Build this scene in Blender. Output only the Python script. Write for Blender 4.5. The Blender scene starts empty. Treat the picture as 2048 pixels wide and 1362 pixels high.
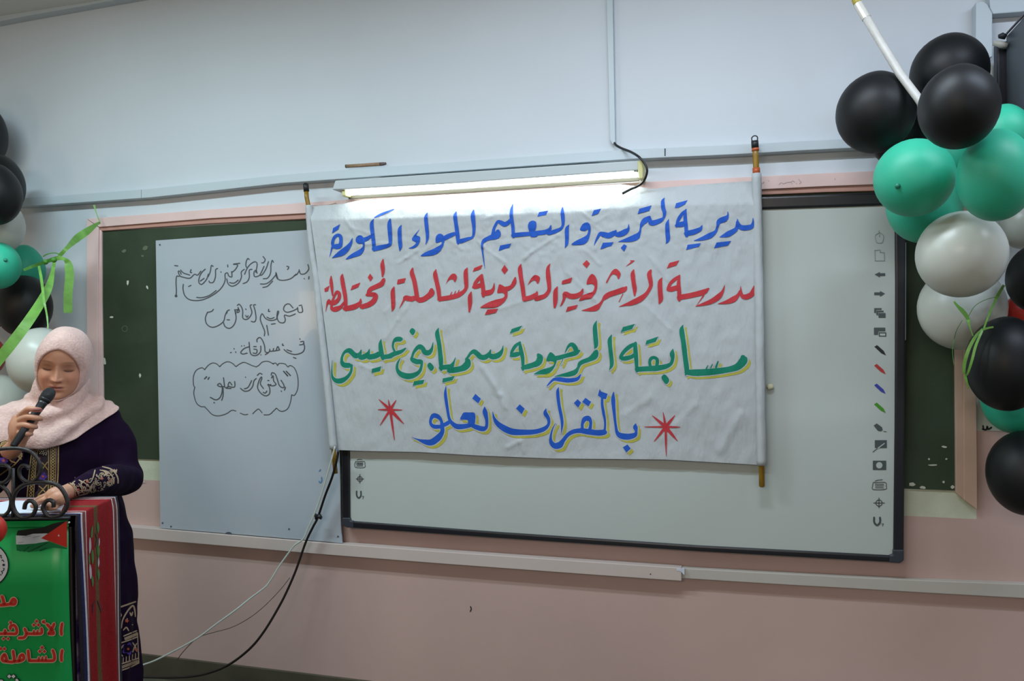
import bpy, bmesh, math, random
from mathutils import Vector, Matrix, noise
from mathutils.bvhtree import BVHTree
from mathutils.geometry import tessellate_polygon

# ------------------------------------------------------------------ camera, light, exposure
FPX = 1569.0; DIST = 3.0; CAM_H = 1.56
YAW, PITCH, ROLL = 0.27700439, -0.00998779, -0.0123938
CAM = Vector((0, -DIST, CAM_H))
def _rot(x, y, z):
    c, s = math.cos(ROLL), math.sin(ROLL); x, z = c*x - s*z, s*x + c*z
    c, s = math.cos(PITCH), math.sin(PITCH); y, z = c*y - s*z, s*y + c*z
    c, s = math.cos(YAW), math.sin(YAW); x, y = c*x - s*y, s*x + c*y
    return Vector((x, y, z))
RIGHT, FWD, UP = _rot(1, 0, 0), _rot(0, 1, 0), _rot(0, 0, 1)
def ray(px, py):
    return RIGHT*((px-1024)/FPX) + FWD - UP*((py-681)/FPX)
def W(px, py, off=0.0):                      # point on the plane lying OFF in front of the back wall
    d = ray(px, py); return CAM + d*((DIST-off)/d.y)
def Pz(px, py, z):                           # point at camera depth z
    return CAM + ray(px, py)*z
sc = bpy.context.scene
C = sc.collection
cam = bpy.data.cameras.new('camera'); co = bpy.data.objects.new('camera', cam); C.objects.link(co)
cam.sensor_width = 36.0; cam.lens = FPX/2048*36.0; cam.clip_start = 0.05
M4 = Matrix.Identity(4)
for i in range(3):
    M4[i][0] = RIGHT[i]; M4[i][1] = UP[i]; M4[i][2] = -FWD[i]; M4[i][3] = CAM[i]
co.matrix_world = M4
sc.camera = co
sc.view_settings.view_transform = 'Standard'; sc.view_settings.look = 'None'
sc.view_settings.gamma = 1.0; sc.view_settings.use_curve_mapping = False
sc.view_settings.exposure = 0.0
w = bpy.data.worlds.new('world'); sc.world = w; w.use_nodes = True
w.node_tree.nodes['Background'].inputs[0].default_value = (0.80, 0.86, 1.0, 1)
w.node_tree.nodes['Background'].inputs[1].default_value = 0.05
def area(name, loc, target, sx, sy, power, col):
    l = bpy.data.lights.new(name, 'AREA'); l.shape = 'RECTANGLE'; l.size = sx; l.size_y = sy
    l.energy = power; l.color = col
    o = bpy.data.objects.new(name, l); C.objects.link(o); o.location = loc
    o.rotation_euler = (Vector(target)-Vector(loc)).to_track_quat('-Z', 'Y').to_euler()
    return o
area('ceiling_tube_light_centre', (-0.30, -1.30, 3.02), (-0.30, -1.05, 0), 1.25, 0.10, 31, (0.76, 0.88, 1.0))
area('ceiling_tube_light_right', (1.45, -1.30, 3.02), (1.45, -1.05, 0), 1.25, 0.10, 23, (0.70, 0.82, 1.0))
area('ceiling_tube_light_left', (-2.40, -1.55, 3.02), (-2.40, -1.35, 0), 1.25, 0.10, 43, (0.70, 0.93, 1.0))
area('window_daylight', (2.55, -4.3, 1.9), (-1.4, 0.0, 1.5), 1.6, 1.3, 24, (0.70, 0.84, 1.0))
area('added_warm_fill_light', (-1.0, -5.4, 2.6), (-1.0, -1.0, 0.6), 2.2, 0.5, 43, (1.0, 0.84, 0.70))  # unseen warm fill, added to lift the shadows and lower wall

area('added_warm_reflection_light', (-3.35, -3.05, 1.62), (-1.70, 0.0, 1.55), 0.42, 0.62, 5, (1.0, 0.70, 0.45))  # unseen light added at the mirror point for a warm patch on the whiteboard

# ------------------------------------------------------------------ helpers
def lin(c):
    if isinstance(c, str):
        c = [int(c[i:i+2], 16)/255 for i in (0, 2, 4)]
    return tuple((v/12.92 if v <= 0.04045 else ((v+0.055)/1.055)**2.4) for v in c)
def mat(name, col, rough=0.6, metal=0.0, var=0.0, vscale=8.0, bump=0.0, bscale=60.0, spec=0.5, sheen=0.0, trans=0.0, coat=0.0):
    m = bpy.data.materials.new(name); m.use_nodes = True
    nt = m.node_tree; b = nt.nodes['Principled BSDF']
    c = lin(col)
    b.inputs['Base Color'].default_value = (*c, 1); b.inputs['Roughness'].default_value = rough
    b.inputs['Metallic'].default_value = metal; b.inputs['Specular IOR Level'].default_value = spec
    if sheen: b.inputs['Sheen Tint'].default_value = (*[min(1, v*3+0.15) for v in c], 1); b.inputs['Sheen Weight'].default_value = sheen; b.inputs['Sheen Roughness'].default_value = 0.35
    if trans: b.inputs['Subsurface Weight'].default_value = trans; b.inputs['Subsurface Radius'].default_value = (0.02, 0.02, 0.02)
    if coat: b.inputs['Coat Weight'].default_value = coat
    tc = nt.nodes.new('ShaderNodeTexCoord')
    if var:
        n = nt.nodes.new('ShaderNodeTexNoise'); n.inputs['Scale'].default_value = vscale; n.inputs['Detail'].default_value = 5
        nt.links.new(tc.outputs['Object'], n.inputs['Vector'])
        r = nt.nodes.new('ShaderNodeValToRGB')
        r.color_ramp.elements[0].position = 0.3; r.color_ramp.elements[1].position = 0.7
        r.color_ramp.elements[0].color = (*[max(0, v*(1-var)) for v in c], 1)
        r.color_ramp.elements[1].color = (*[min(1, v*(1+var)) for v in c], 1)
        nt.links.new(n.outputs['Fac'], r.inputs['Fac']); nt.links.new(r.outputs['Color'], b.inputs['Base Color'])
    if bump:
        n2 = nt.nodes.new('ShaderNodeTexNoise'); n2.inputs['Scale'].default_value = bscale; n2.inputs['Detail'].default_value = 6
        nt.links.new(tc.outputs['Object'], n2.inputs['Vector'])
        bp = nt.nodes.new('ShaderNodeBump'); bp.inputs['Strength'].default_value = bump; bp.inputs['Distance'].default_value = 0.01
        nt.links.new(n2.outputs['Fac'], bp.inputs['Height']); nt.links.new(bp.outputs['Normal'], b.inputs['Normal'])
    return m
ROOT = {}
def worldloc(o):
    v = Vector(o.location)
    while o.parent: o = o.parent; v += Vector(o.location)
    return v
def obj(name, bm, m, parent=None, smooth=False, loc=None):
    """links a bmesh built in world coordinates as one mesh object"""
    org = Vector(loc) if loc is not None else (worldloc(parent) if parent else Vector((0, 0, 0)))
    bmesh.ops.translate(bm, verts=bm.verts, vec=-org)
    me = bpy.data.meshes.new(name); bm.to_mesh(me); bm.free()
    for mm in (m if isinstance(m, (list, tuple)) else [m]): me.materials.append(mm)
    if smooth:
        for p in me.polygons: p.use_smooth = True
    o = bpy.data.objects.new(name, me); C.objects.link(o)
    if parent: o.parent = parent; o.location = org - worldloc(parent)
    else: o.location = org
    return o
def tag(o, label=None, cat=None, group=None, kind=None):
    if label: o['label'] = label
    if cat: o['category'] = cat
    if group: o['group'] = group
    if kind: o['kind'] = kind
    return o
def thing(name, label, cat, loc, group=None):
    o = bpy.data.objects.new(name, None); C.objects.link(o); o.location = loc; o.empty_display_size = 0.1
    return tag(o, label, cat, group)
def box(bm, x0, x1, y0, y1, z0, z1, mi=0):
    v = [bm.verts.new(p) for p in ((x0,y0,z0),(x1,y0,z0),(x1,y1,z0),(x0,y1,z0),(x0,y0,z1),(x1,y0,z1),(x1,y1,z1),(x0,y1,z1))]
    for f in ((3,2,1,0),(4,5,6,7),(0,1,5,4),(1,2,6,5),(2,3,7,6),(3,0,4,7)):
        q = bm.faces.new([v[i] for i in f]); q.material_index = mi
def prism(bm, front, back, mi=0):
    a = [bm.verts.new(p) for p in front]; b = [bm.verts.new(p) for p in back]; n = len(a)
    fs = [bm.faces.new(a), bm.faces.new(b[::-1])]
    for i in range(n): fs.append(bm.faces.new((a[i], b[i], b[(i+1) % n], a[(i+1) % n])))
    for f in fs: f.material_index = mi
def wallprism(bm, pix, off0, off1, mi=0):
    """outline in photo pixels, lying between OFF0 and OFF1 in front of the wall"""
    f = [W(x, y, off1) for x, y in pix]; b = [Vector((p.x, -off0, p.z)) for p in f]
    prism(bm, f, b, mi)
def fix(bm):
    bmesh.ops.recalc_face_normals(bm, faces=bm.faces)
def bevel(o, wd=0.003, seg=2):
    md = o.modifiers.new('bevel', 'BEVEL'); md.width = wd; md.segments = seg; md.limit_method = 'ANGLE'; md.angle_limit = 0.6
    return o
def catmull(pts, n=6, closed=False):
    P = [tuple(p) for p in pts]; L = len(P)
    if L < 3 and not closed:
        return [tuple(P[0][k]+(P[-1][k]-P[0][k])*i/n for k in range(len(P[0]))) for i in range(n+1)]
    out = []
    rng = range(L) if closed else range(L-1)
    for i in rng:
        if closed: p0, p1, p2, p3 = P[i-1], P[i], P[(i+1) % L], P[(i+2) % L]
        else:
            p1, p2 = P[i], P[i+1]
            p0 = P[i-1] if i else tuple(2*a-b for a, b in zip(p1, p2))
            p3 = P[i+2] if i+2 < L else tuple(2*b-a for a, b in zip(p1, p2))
        for j in range(n):
            t = j/n
            out.append(tuple(0.5*(2*b+(c-a)*t+(2*a-5*b+4*c-d)*t*t+(3*b-a-3*c+d)*t**3) for a, b, c, d in zip(p0, p1, p2, p3)))
    if not closed: out.append(P[-1])
    return out
def tube(bm, pts, rad, n=8, cap=True, mi=0):
    """round bar through 3D points; rad a number or one per point"""
    pts = [Vector(p) for p in pts]; L = len(pts)
    R = rad if isinstance(rad, (list, tuple)) else [rad]*L
    t = (pts[1]-pts[0]).normalized()
    a = t.orthogonal().normalized(); rings = []
    for i in range(L):
        t = (pts[min(i+1, L-1)]-pts[max(i-1, 0)]).normalized()
        a = (a - t*a.dot(t)).normalized(); b = t.cross(a)
        rings.append([bm.verts.new(pts[i]+(a*math.cos(2*math.pi*k/n)+b*math.sin(2*math.pi*k/n))*R[i]) for k in range(n)])
    for i in range(L-1):
        for k in range(n):
            f = bm.faces.new((rings[i][k], rings[i][(k+1) % n], rings[i+1][(k+1) % n], rings[i+1][k])); f.material_index = mi
    if cap:
        bm.faces.new(rings[0][::-1]).material_index = mi; bm.faces.new(rings[-1]).material_index = mi
def ribbon2d(pts, minw=0.0, n=5):
    """variable-width stroke in the plane -> list of polygons (lists of (x, y))"""
    S = catmull(pts, n); polys = []; L = len(S); lr = []
    for i in range(L):
        a = S[max(i-1, 0)]; b = S[min(i+1, L-1)]
        dx, dy = b[0]-a[0], b[1]-a[1]; l = math.hypot(dx, dy) or 1
        h = max(S[i][2], minw)/2; nx, ny = -dy/l*h, dx/l*h
        lr.append(((S[i][0]+nx, S[i][1]+ny), (S[i][0]-nx, S[i][1]-ny)))
    for i in range(L-1):
        polys.append([lr[i][0], lr[i+1][0], lr[i+1][1], lr[i][1]])
    for i, sgn in ((0, -1), (L-1, 1)):                      # rounded ends
        h = max(S[i][2], minw)/2; j = min(max(i+(1 if i == 0 else -1), 0), L-1)
        ang = math.atan2(S[i][1]-S[j][1], S[i][0]-S[j][0])
        polys.append([(S[i][0]+h*0.8*math.cos(ang+math.pi*(k/6-0.5)), S[i][1]+h*0.8*math.sin(ang+math.pi*(k/6-0.5))) for k in range(7)])
    return polys
def crop(ox, oy, k):
    return lambda x, y: (ox+x*k, oy+y*k)
def paint(bm, to_px, place, strokes=(), polys=(), smooth=(), grow=0.0, wscale=1.0, shift=(0, 0), off=0.0, mi=0, minw=0.0):
    """lays traced strokes and outlines on a surface: to_px maps traced units to photo pixels, place(px, py, off) to 3D"""
    def put(poly):
        pts = [place(*to_px(x+shift[0], y+shift[1]), off) for x, y in poly]
        if any(p is None for p in pts): return
        vs = [bm.verts.new(p) for p in pts]
        for t in (tessellate_polygon([[Vector((x, y, 0)) for x, y in poly]]) if len(poly) > 4 else [range(len(poly))]):
            try: f = bm.faces.new([vs[i] for i in t]); f.material_index = mi
            except ValueError: pass
    for s in strokes:
        for q in ribbon2d([(x, y, wd*wscale+grow) for x, y, wd in s], minw): put(q)
    for p in list(polys)+[catmull(s, 5, True) for s in smooth]:
        if grow:
            cx = sum(a for a, b in p)/len(p); cy = sum(b for a, b in p)/len(p)
            p = [(cx+(a-cx)*(1+grow/(2*max(30, math.hypot(a-cx, b-cy)))), cy+(b-cy)*(1+grow/(2*max(30, math.hypot(a-cx, b-cy))))) for a, b in p]
        put(p)
def cw(strokes, wd):                                         # constant-width strokes
    return [[(x, y, wd) for x, y in s] for s in strokes]
def facecam(bm):
    """turns the faces of flat decals towards the room"""
    for f in bm.faces:
        f.normal_update()
        if f.normal.dot(CAM-f.calc_center_median()) < 0: f.normal_flip()
# ------------------------------------------------------------------ the room
ZD = CAM_H - 0.342*DIST/2.9                                   # top of the pink dado
m_upper = mat('painted_plaster_pale_blue', 'C6CCD2', 0.55, var=0.03, vscale=1.5, bump=0.05, bscale=25, spec=0.3)
m_pink = mat('painted_plaster_pink', 'BFA39C', 0.5, var=0.05, vscale=2.0, bump=0.06, bscale=25, spec=0.35)
m_cream = mat('bare_plaster_cream', 'C4C8B2', 0.8, var=0.07, vscale=12, bump=0.15, bscale=50, spec=0.2)
m_room = mat('room_paint', 'C4BAAE', 0.7)
X0, X1, YB, ZC = -4.2, 2.6, -6.0, 3.1
bm = bmesh.new()
ce = [W(190, 917).x, W(1953, 1035).x, CAM_H-0.634*DIST/2.9, CAM_H-0.535*DIST/2.9]
xs = [X0, ce[0], ce[1], X1]; zs = [-0.0, ce[2], ce[3], ZD, ZC]
grid = [[bm.verts.new((x, 0, z)) for x in xs] for z in zs]
for i in range(4):
    for j in range(3):
        f = bm.faces.new((grid[i][j], grid[i][j+1], grid[i+1][j+1], grid[i+1][j]))
        f.material_index = 0 if i == 3 else (2 if (i == 1 and j == 1) else 1)
box(bm, X0, X1, 0.002, 0.15, 0, ZC, 0)
tag(obj('wall_back', bm, [m_upper, m_pink, m_cream]), kind='structure')
m_floor = mat('terrazzo_floor', '57564A', 0.35, var=0.25, vscale=40, spec=0.5)
def slab(name, m, *a):
    bm = bmesh.new(); box(bm, *a); tag(obj(name, bm, m), kind='structure')
slab('floor', m_floor, X0, X1, YB, 0.15, -0.12, 0)
slab('ceiling', mat('ceiling_paint', 'D2D2CE', 0.8), X0, X1, YB, 0.15, ZC, ZC+0.12)
slab('wall_left', m_room, X0-0.12, X0, YB, 0.15, 0, ZC)
slab('wall_right', m_room, X1, X1+0.12, YB, 0.15, 0, ZC)
slab('wall_rear', m_room, X0, X1, YB-0.12, YB, 0, ZC)
bm = bmesh.new(); box(bm, X0, X1, -0.014, 0.0, 0.0, CAM_H-1.411*DIST/2.9)
tag(obj('baseboard_back', bm, mat('skirting_dark_olive', '4A4638', 0.6, var=0.2, vscale=6)), kind='structure')

# ------------------------------------------------------------------ cable trunking on the wall
m_trunk = mat('trunking_plastic', 'B9C4CA', 0.45, spec=0.4, var=0.02, vscale=3)
m_trunk_low = mat('trunking_painted_pinkish', 'C4B6B0', 0.45, var=0.03, vscale=4)
m_dark = mat('black_gap', '15171A', 0.6)
def strip(bm, tops, bots, off, off0=0.0, mi=0):
    f1 = [W(x, y, off) for x, y in tops]; f0 = [W(x, y, off) for x, y in bots]
    rows = []
    for a, b in zip(f1, f0):
        rows.append([bm.verts.new((a.x, -off0, a.z)), bm.verts.new(a), bm.verts.new(b), bm.verts.new((b.x, -off0, b.z))])
    for r, s in zip(rows, rows[1:]):
        for k in range(4): bm.faces.new((r[k], s[k], s[(k+1) % 4], r[(k+1) % 4])).material_index = mi
    bm.faces.new(rows[0]).material_index = mi; bm.faces.new(rows[-1][::-1]).material_index = mi
    fix(bm)
up_t = [(30,397.5),(130,390),(300,377.5),(430,363.5),(560,350),(700,338.5),(860,327.6),(1060,312.5),(1268,298),(1420,291.5),(1480,288.5),(1600,282),(1700,277),(1800,273),(2000,265),(2400,247)]
up_b = [(30,414),(130,407),(300,395),(430,381),(560,366.5),(700,356.5),(860,345.5),(1060,331.5),(1268,317.5),(1420,311),(1480,308),(1600,301),(1700,296),(1800,292),(2000,284),(2400,266)]
bm = bmesh.new(); strip(bm, up_t, up_b, 0.046)
t = tag(obj('cable_trunking', bm, m_trunk), 'long white cable trunking running across the wall above the lit tube lamp', 'trunking')
bevel(t, 0.002)
bm = bmesh.new(); wallprism(bm, [(1329,297),(1331.2,297),(1331,312),(1329,312)], 0.0455, 0.0472); fix(bm)
obj('joint_gap', bm, m_dark, t)
bm = bmesh.new(); wallprism(bm, [(282,379.3),(282.8,379.2),(282.8,396.2),(282,396.3)], 0.0455, 0.0466); fix(bm)
obj('joint_gap', bm, mat('joint_line_grey', '7E898C', 0.6), t)
bm = bmesh.new()
wallprism(bm, [(1211,-60),(1224.5,-60),(1230.5,284),(1229.5,289),(1224,287),(1220,280)], 0, 0.020); fix(bm)
t = tag(obj('cable_trunking', bm, m_trunk), 'thin vertical white cable trunking coming down the wall to the black lamp cable', 'trunking'); bevel(t, 0.002)
bm = bmesh.new()
strip(bm, [(-60,23),(0,12),(30,6),(60,0),(120,-12),(300,-45)], [(-60,54),(0,42),(60,30.5),(120,20),(230,0),(420,-34)][:6], 0.05)
t = tag(obj('cable_trunking', bm, m_trunk), 'wide white cable trunking high in the upper left corner', 'trunking'); bevel(t, 0.002)
lo_t = [(240,1052),(280,1055),(400,1065),(656,1086.5),(900,1104.5),(1200,1125),(1363,1136)]
lo_b = [(240,1075),(280,1078),(400,1088),(656,1110),(900,1129),(1200,1151),(1363,1162.5)]
bm = bmesh.new(); strip(bm, lo_t, lo_b, 0.042)
t = tag(obj('cable_trunking', bm, m_trunk_low), 'long pinkish low cable trunking under the whiteboard and interactive board', 'trunking'); bevel(t, 0.0025)
bm = bmesh.new(); wallprism(bm, [(1300,1147.3),(1302,1147.3),(1302,1149.3),(1300,1149.3)], 0.0415, 0.0428); fix(bm)
obj('screw', bm, m_dark, t)
bm = bmesh.new(); strip(bm, [(1351,1135.5),(1500,1144),(1600,1149),(1700,1154),(1850,1161),(2048,1168.5),(2500,1190)],
                        [(1351,1156),(1500,1165.5),(1600,1171.5),(1700,1177),(1850,1186),(2048,1197),(2500,1224)], 0.030)
t = tag(obj('cable_trunking', bm, mat('trunking_greyish', 'B7B1A9', 0.45, var=0.03)), 'short low cable trunking at the lower right, after the stepped joint', 'trunking'); bevel(t, 0.0025)
bm = bmesh.new(); wallprism(bm, [(1353,1136.5),(1369,1138),(1369,1150),(1366,1148),(1362,1143),(1353,1141.5)], 0.03, 0.0432); fix(bm)
obj('joint_cap', bm, mat('joint_cap_pale', 'C9CEDA', 0.4), t)
# elbow duct at the upper right
bm = bmesh.new(); wallprism(bm, [(1952,4),(1966,2),(1975,8),(1985,26),(1985.5,113),(1976,117),(1952,90)], 0, 0.05); fix(bm)
t = thing('cable_duct', 'pale white vertical cable duct elbow beside the loudspeaker', 'trunking', W(1968, 60))
o = obj('vertical_cover', bm, m_trunk, t); bevel(o, 0.003)
bm = bmesh.new(); wallprism(bm, [(1978,-20),(2100,-26),(2100,17),(2040,24),(1986,28),(1980,16)], 0, 0.045); fix(bm)
bevel(obj('horizontal_cover', bm, m_trunk, t), 0.003)
bm = bmesh.new()
tube(bm, [W(1982, 128, 0.012), W(1983, 150, 0.012), W(1989, 170, 0.012), W(1990, 230, 0.012)], 0.008)
obj('cable', bm, mat('cable_grey', 'A5A69C', 0.5), t, smooth=True)
# pencil-like rod lying on the trunking
t = thing('marker', 'brown wooden marker lying on top of the upper trunking above the lamp', 'marker', W(730, 330, 0.02))
bm = bmesh.new(); tube(bm, [W(693.5, 332.5, 0.030), W(720, 331, 0.030), W(760, 328.3, 0.030)], 0.0075, 10)
obj('barrel', bm, mat('marker_wood', '8E7358', 0.5, var=0.2, vscale=60), t, smooth=True)
bm = bmesh.new(); tube(bm, [W(760, 328.3, 0.030), W(766, 327.8, 0.030), W(772, 327, 0.030)], [0.0077, 0.0072, 0.005], 10)
obj('cap', bm, mat('marker_cap', '5B4A48', 0.5), t, smooth=True)
bm = bmesh.new(); tube(bm, [W(691.5, 332.6, 0.030), W(693.6, 332.5, 0.030)], 0.0077, 10)
obj('end_plug', bm, mat('marker_end', '3A4038', 0.5), t, smooth=True)

# ------------------------------------------------------------------ chalkboard with its pink wooden frame
m_frame = mat('frame_pink_paint', 'DDC0BC', 0.4, var=0.05, vscale=5, bump=0.05, bscale=40)
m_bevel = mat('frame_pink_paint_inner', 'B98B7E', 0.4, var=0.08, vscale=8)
m_board = mat('chalkboard_green', '33402F', 0.62, var=0.22, vscale=3.5, bump=0.06, bscale=60, spec=0.3)
cb = thing('chalkboard', 'dark green chalkboard in a pink frame behind the other boards', 'chalkboard', W(1050, 700))
ztop = W(1620, 393).z; zbot = W(1850, 978).z
bm = bmesh.new(); box(bm, W(196, 600).x, W(1915, 800).x, -0.006, 0, zbot, ztop+0.02)
obj('board_panel', bm, m_board, cb)
ft = [(173,437.5),(300,428),(420,418.5),(610,405),(800,392),(1000,379.5),(1310,362.5),(1520,352.5),(1650,346),(1745,342),(1850,338),(1955,334)]
fm = [(198,454),(300,446),(420,436.5),(610,426.5),(800,414),(1000,403),(1310,388),(1520,379),(1650,372.5),(1745,369),(1850,365.5),(1955,362)]
fb = [(202,462),(300,455),(420,447),(610,438),(800,426),(1000,414.5),(1310,399),(1520,390),(1650,384.5),(1745,382),(1850,379),(1955,377)]
bm = bmesh.new(); strip(bm, ft, fm, 0.026)
bevel(obj('frame_top_rail', bm, m_frame, cb), 0.002)
bm = bmesh.new(); strip(bm, fm, fb, 0.016)
bevel(obj('frame_inner_lip', bm, m_bevel, cb), 0.003)
bm = bmesh.new()
wallprism(bm, [(173,438),(197,455),(195,600),(195,940),(177,940),(175,760),(173,600)], 0, 0.022); fix(bm)
bevel(obj('frame_left_rail', bm, m_frame, cb), 0.002)
bm = bmesh.new()
wallprism(bm, [(192,452),(203,462),(203,600),(206,780),(207,925),(194,940)], 0, 0.014); fix(bm)
bevel(obj('frame_inner_lip', bm, m_frame, cb), 0.003)
m_frame_shaded = mat('frame_paint_shaded', 'BD9F8C', 0.45, var=0.06, vscale=6)  # shade on the right side of the frame, put into the paint colour
bm = bmesh.new(); wallprism(bm, [(1909,380),(1926,372),(1927,700),(1928,1000),(1912,986),(1910,700)], 0, 0.020); fix(bm)
bevel(obj('frame_inner_lip', bm, m_frame_shaded, cb), 0.002)
bm = bmesh.new(); wallprism(bm, [(1926,372),(1951,352),(1953,800),(1955,1020),(1928,1000),(1927,700)], 0, 0.026); fix(bm)
bevel(obj('frame_right_rail', bm, m_frame_shaded, cb), 0.002)
m_chip = mat('exposed_plaster_chip', 'BFC2B2', 0.8)
m_scuff = mat('chalk_smear', '5A6650', 0.8)
random.seed(4)
def blob(x, y, a, b, rot=0.0):
    return [(x+a*math.cos(t)*(0.75+0.5*random.random())*math.cos(rot)-b*math.sin(t)*(0.75+0.5*random.random())*math.sin(rot),
             y+a*math.cos(t)*(0.75+0.5*random.random())*math.sin(rot)+b*math.sin(t)*(0.75+0.5*random.random())*math.cos(rot)) for t in [k*0.6283 for k in range(10)]]
ident = lambda x, y: (x, y)
for nm, m, lst in (('paint_chip', m_chip, ((255.5,565,2.2,5),(294.5,575,1.8,4,-.4),(223,634.5,4.5,2.2),(209,723,3,8,-.2),(280,751,2,4.5),(1889,894,6,2.2,.1),(1866,930,9,1.5),(1893,918,2.5,1.6),(1858,918,2,2),(1887,964,2.5,2.5),(1824,969,6,4),(1846,975,6,3),(1905,974,4,3),(285,963,7,1))),
                   ('chalk_smear', m_scuff, ((248,502,5,3,-.5),(291,496,6,4,-.6),(285,512,3,2)))):
    for q in lst:
        bm = bmesh.new(); paint(bm, ident, W, polys=[blob(*q)], off=0.0075); facecam(bm); obj(nm, bm, m, cb)
bm = bmesh.new()
paint(bm, ident, W, strokes=cw([[(249.5+5.5*math.cos(k*.63), 657.5+5.5*math.sin(k*.63)) for k in range(11)]], 1.2), off=0.0075)
facecam(bm); obj('ring_stain', bm, m_scuff, cb)

bm = bmesh.new()
paint(bm, crop(1480,250,300/2043), W, cw([[(530,815),(560,785),(590,800),(625,790),(655,780),(690,778),(720,762),(745,778)],[(700,800),(712,790)],[(765,790),(772,802)],[(800,735),(812,760),(832,775),(810,802)],[(290,810),(325,775),(318,800)],[(380,755),(395,770)],[(1295,725),(1290,750)]], 7), off=0.0268)
facecam(bm); obj('pencil_scribble', bm, mat('pencil_grey', 'A3959A', 0.7), cb)
bm = bmesh.new(); paint(bm, ident, W, cw([[(941,1213),(942.5,1218),(940.5,1223)]], 2.2), off=0.0012); facecam(bm)
obj('wall_nick', bm, m_dark, bpy.data.objects['wall_back'])
# ------------------------------------------------------------------ sheet whiteboard
wb = thing('whiteboard', 'white sheet whiteboard with black marker writing, left of the banner', 'whiteboard', W(500, 1056, 0.03))
m_wb = mat('whiteboard_enamel', 'ABB3BB', 0.22, spec=0.5, var=0.03, vscale=2.5, coat=0.2)
bm = bmesh.new()
wallprism(bm, [(311.5,481),(460,470.5),(640,458),(679,456),(679.5,905),(681.5,1050),(684.5,1086.5),(660,1084),(500,1070.5),(321,1056),(319,920),(315,700)], 0.029, 0.034); fix(bm)
o = obj('board_sheet', bm, m_wb, wb); m_screw = mat('screw_grey', '4A5058', 0.5)
for x, y in ((319.5,489.5),(325,1046),(342,1053),(676,1073),(578,1058)):
    bm = bmesh.new(); paint(bm, ident, W, polys=[[(x+1.8*math.cos(k*.9), y+1.8*math.sin(k*.9)) for k in range(7)]], off=0.0355)
    facecam(bm); obj('screw', bm, m_screw, wb)
bm = bmesh.new(); paint(bm, ident, W, polys=[[(457+7*math.cos(math.pi*k/10), 1068.5-4.5*math.sin(math.pi*k/10)) for k in range(11)]], off=0.036)
facecam(bm); obj('magnet', bm, m_screw, wb)
# handwriting on the whiteboard (traced from enlarged crops)
m_ink = mat('marker_ink', '4C5155', 0.5, spec=0.3)
K1 = crop(330, 490, 300/2048); K2 = crop(370, 650, 260/1864)
L1 = [[(1950,265),(1960,330),(1910,390),(1850,392),(1830,335)],[(1832,350),(1800,400),(1765,415)],[(1790,395),(1760,425),(1700,465),(1600,482),(1530,455),(1513,372),(1540,460)],
[(1518,400),(1450,480),(1380,528),(1300,532)],[(1470,490),(1400,560),(1335,580)],[(1660,290),(1690,300),(1672,335)],[(1898,455),(1903,462)],[(1965,428),(1960,466)],
[(1480,235),(1462,210),(1445,280),(1440,380),(1400,450),(1340,460)],[(1412,225),(1380,320),(1330,400),(1300,415)],[(1352,290),(1310,380),(1280,420),(1222,430),(1215,370),(1240,345),(1258,385)],
[(1240,375),(1257,260),(1225,228),(1165,262),(1120,320),(1085,400)],[(1338,155),(1366,200),(1345,240),(1318,242)],
[(1150,200),(1130,183),(1108,225),(1103,280),(1115,310)],[(1188,330),(1150,345),(1150,440),(1120,500),(1065,527)],[(1082,330),(1040,370),(1042,440),(1000,520),(920,562),(862,530),(842,460)],[(1000,478),(940,520),(880,512)],
[(1022,248),(930,262),(990,270),(962,330),(918,370)],[(908,360),(912,432),(870,422),(852,380),(818,400),(820,480),(780,570),(700,650),(580,722),(460,757),(340,747),(270,690),(245,600),(250,535)],[(700,620),(600,690),(500,718),(430,714)],[(855,270),(857,300)],[(760,365),(765,370)],
[(718,318),(690,340),(688,430),(660,505),(612,512),(600,490)],[(657,292),(632,280),(618,360),(590,430)],[(592,395),(565,470),(500,537),(460,505),(472,430),(505,370),(550,328)],[(533,455),(480,492)],
[(490,355),(445,410),(400,400),(340,452),(260,442),(202,420),(180,360),(205,362),(220,400)],[(212,340),(250,380),(338,410)],[(192,428),(157,430),(150,520),(155,620),(150,690)],[(320,566),(355,550)],[(355,335),(345,372),(365,376)],[(130,280),(175,285)]]
L2 = [[(1868,835),(1876,910),(1822,915),(1808,850)],[(1865,820),(1830,826)],[(1805,868),(1740,900),(1660,917),(1618,880),(1640,820),(1695,805),(1747,860)],[(1780,940),(1700,970),(1630,958),(1642,1020),(1620,1060),(1560,1052),(1530,990),(1552,912),(1535,908),(1528,960),(1518,1012),(1440,1030),(1370,1000),(1325,938),(1300,1010),(1330,1100),(1360,1180),(1355,1240)],
[(1388,1095),(1412,1232)],[(1415,875),(1412,905),(1432,905)],[(1450,1080),(1505,1072)],[(1390,985),(1440,1005),(1490,990)],
[(1238,815),(1210,822),(1230,900),(1242,1000),(1222,1047),(1175,1042)],[(1185,815),(1162,830),(1185,920),(1150,990),(1100,1017),(1060,990),(1060,900),(1040,840),(1010,808),(985,825)],[(1100,872),(1106,880)],[(1100,960),(1118,985),(1135,965)],
[(1012,890),(960,890),(970,1000),(940,1090),(880,1137),(820,1112),(798,1060)],[(995,850),(1015,905),(980,920),(1000,870)],[(880,885),(850,900),(820,960),(798,1042),(720,1102),(640,1122),(572,1082),(550,1000),(580,915)],[(580,920),(635,905),(662,876)],[(850,905),(840,935)],[(845,1020),(882,1022)],[(950,880),(965,940)]]
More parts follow.
